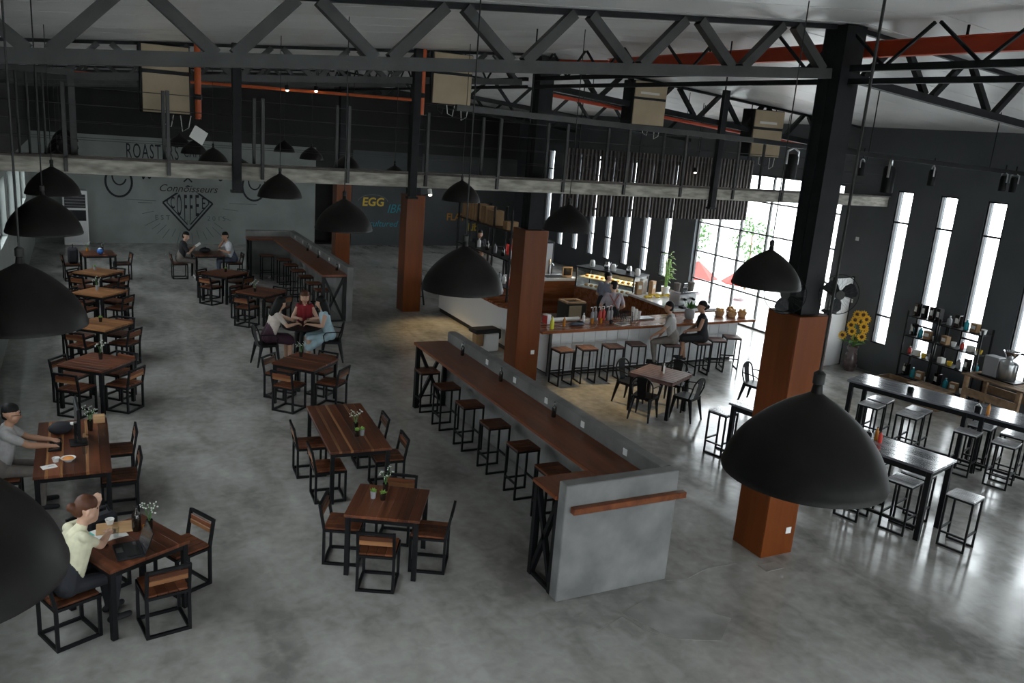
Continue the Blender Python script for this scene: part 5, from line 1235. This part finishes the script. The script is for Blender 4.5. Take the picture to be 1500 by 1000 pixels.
for s in (-1, 1):
    MB().tube([hd(s*.034+.024*cos(k*pi/6), .100, .018+.018*sin(k*pi/6)) for k in range(13)], .003, 5).build('glasses_rim', 'black_steel', gl); MB().tube([hd(s*.058, .098, .02), hd(s*.088, .05, .02), hd(s*.094, -.01, .015)], .003, 5).build('glasses_arm', 'black_steel', gl)
# two men
L2 = (2.52, 26.05); person(L2, 0, 'man in black reading an open book at the far table', dict(top='black_cloth', bottom='taupe_cloth', shoe='white_plastic'), .465, .12, W(L2, 0, l=(2.88, 26.14, .90), r=(2.88, 25.96, .90)), None, (0, -24), 'skin_light', 'hair_black', 'short', .8)
q = thing('book', 'open book held by the man in black', 'book', (2.97, 26.05, .93)); MB().add([(-.02, -.13, 0), (.12, -.13, .10), (.12, .13, .10), (-.02, .13, 0), (-.03, -.13, .015), (.11, -.13, .115), (.11, .13, .115), (-.03, .13, .015)], [(3,2,1,0),(4,5,6,7),(0,1,5,4),(1,2,6,5),(2,3,7,6),(3,0,4,7)]).build('pages', 'paper', q)
L3 = (4.03, 26.1); person(L3, 180, 'man in a white shirt leaning on the far table with hand at his chin', dict(top='white_cloth', bottom='denim_cloth'), .465, .18, {-1: (-.16, .36, .84), 1: (.08, .28, 1.08)}, {1: (.5, .5, -.8), -1: (-.5, .2, -.8)}, (0, -16), 'skin_tan', 'hair_black', 'short', .75)
q = thing('backpack', 'dark bag lying on the table between the two men', 'bag', (3.22, 26.12, ZT7)); MB().ball((0, 0, .07), (.16, .11, .075), 14, 8).build('body', 'navy_cloth', q); MB().tube([(-.05, -.08, .12), (0, -.1, .17), (.05, -.08, .12)], .01, 6).build('strap', 'black_cloth', q)
# three women
L4 = (3.24, 16.74); person(L4, 8, 'woman in a blush blouse and plum skirt with long black hair', dict(top='blush_cloth', bottom='plum_cloth'), .47, .20, W(L4, 8, l=(3.86, 16.98, .80), r=(3.80, 16.70, .82)), None, (-5, -22), 'skin_light', 'hair_black', 'long', .7, skirt='short', lowleg='skin_light', sw=.14)
L5 = (4.16, 17.50); person(L5, 253, 'woman in a crimson sleeveless top facing the camera', dict(top='crimson_cloth', bottom='black_cloth'), .47, .10, W(L5, 253, l=(4.20, 17.10, .82), r=(3.95, 17.20, .82)), None, (4, -14), 'skin_light', 'hair_brown', 'long', .10, sw=.135)
L6 = (4.50, 16.76); person(L6, 172, 'woman in a pale blue sleeveless dress with long black hair', dict(top='sky_cloth', bottom='sky_cloth', dress=1), .47, .14, W(L6, 172, l=(4.06, 16.62, .82), r=(4.12, 16.92, .82)), None, (-10, -16), 'skin_light', 'hair_black', 'long', .12, skirt='long', lowleg='skin_light', sw=.135)
for i, (x, y) in enumerate(((3.82, 16.92), (4.05, 16.70), (4.10, 16.98))):
    cup(x, y, ZT7, .033, .11, 'clear_glass', 'clear glass on the black table, in front of the %s' % ('woman in blush', 'woman in pale blue', 'woman in crimson')[i], None, 'water_glass')
# bar customers
L7 = (11.34, 14.10); person(L7, 138, 'man in a grey t-shirt seated on a bar stool, turned to the bar', dict(top='grey_cloth', bottom='taupe_cloth'), .755, .12, {-1: (-.20, .40, .92), 1: (.26, .30, .84)}, {-1: (-.6, -.2, -.6), 1: (.8, -.3, -.4)}, (-20, -8), 'skin_tan', 'hair_black', 'short', .62, legs={-1: (-.14, .34, .34), 1: (.16, .36, .30)})
L8 = (12.18, 14.14); person(L8, 150, 'woman in a black dress seated on a bar stool with one knee raised', dict(top='black_cloth', bottom='black_cloth', dress=1), .755, .06, {-1: (-.08, .34, .98), 1: (.12, .34, .92)}, None, (10, -4), 'skin_tan', 'hair_black', 'bun', .10, sw=.135, legs={-1: (-.06, .44, .42), 1: (.10, .34, .34)}, skirt='short', lowleg='skin_tan')
# staff
person((11.55, 17.25), 20, 'barista in a slate shirt standing at the pastry case', dict(top='slate_cloth', bottom='navy_cloth'), None, .05, {-1: (-.20, .30, 1.05), 1: (.22, .30, 1.05)}, None, (-10, -12), 'skin_light', 'hair_black', 'short', .7)
_, hd = person((11.05, 16.10), 70, 'barista in a mauve shirt with crossed apron straps, seen from behind', dict(top='mauve_cloth', bottom='navy_cloth'), None, .04, {-1: (-.20, .28, 1.02), 1: (.22, .28, 1.02)}, None, (0, -18), 'skin_light', 'hair_black', 'short', .7)
MB().tube([(-.11, -.04, 1.42), (-.02, -.095, 1.28), (.09, -.10, 1.10)], .012, 6).build('apron_strap', 'strap_red', _); MB().tube([(.11, -.04, 1.42), (.02, -.095, 1.28), (-.09, -.10, 1.10)], .012, 6).build('apron_strap', 'strap_red', _)
person((11.55, 24.85), 250, 'person in a dark shirt standing beyond the shelf rack', dict(top='navy_cloth', bottom='black_cloth'), None, .04, None, None, (0, -10), 'skin_tan', 'hair_black', 'short', 1.0, voxel=.014)
person((10.35, 22.0), 240, 'person in brown bending behind the shelf rack', dict(top='taupe_cloth', bottom='black_cloth'), None, .25, {-1: (-.2, .4, 1.0), 1: (.2, .4, 1.0)}, None, (0, -24), 'skin_tan', 'hair_black', 'short', 1.0, voxel=.014)
person((12.15, 23.7), 260, 'person in a red top standing beyond the shelf rack', dict(top='red_cloth', bottom='black_cloth'), None, .06, {-1: (-.2, .35, 1.1), 1: (.2, .35, 1.1)}, None, (0, -14), 'skin_light', 'hair_black', 'short', .6, voxel=.014)
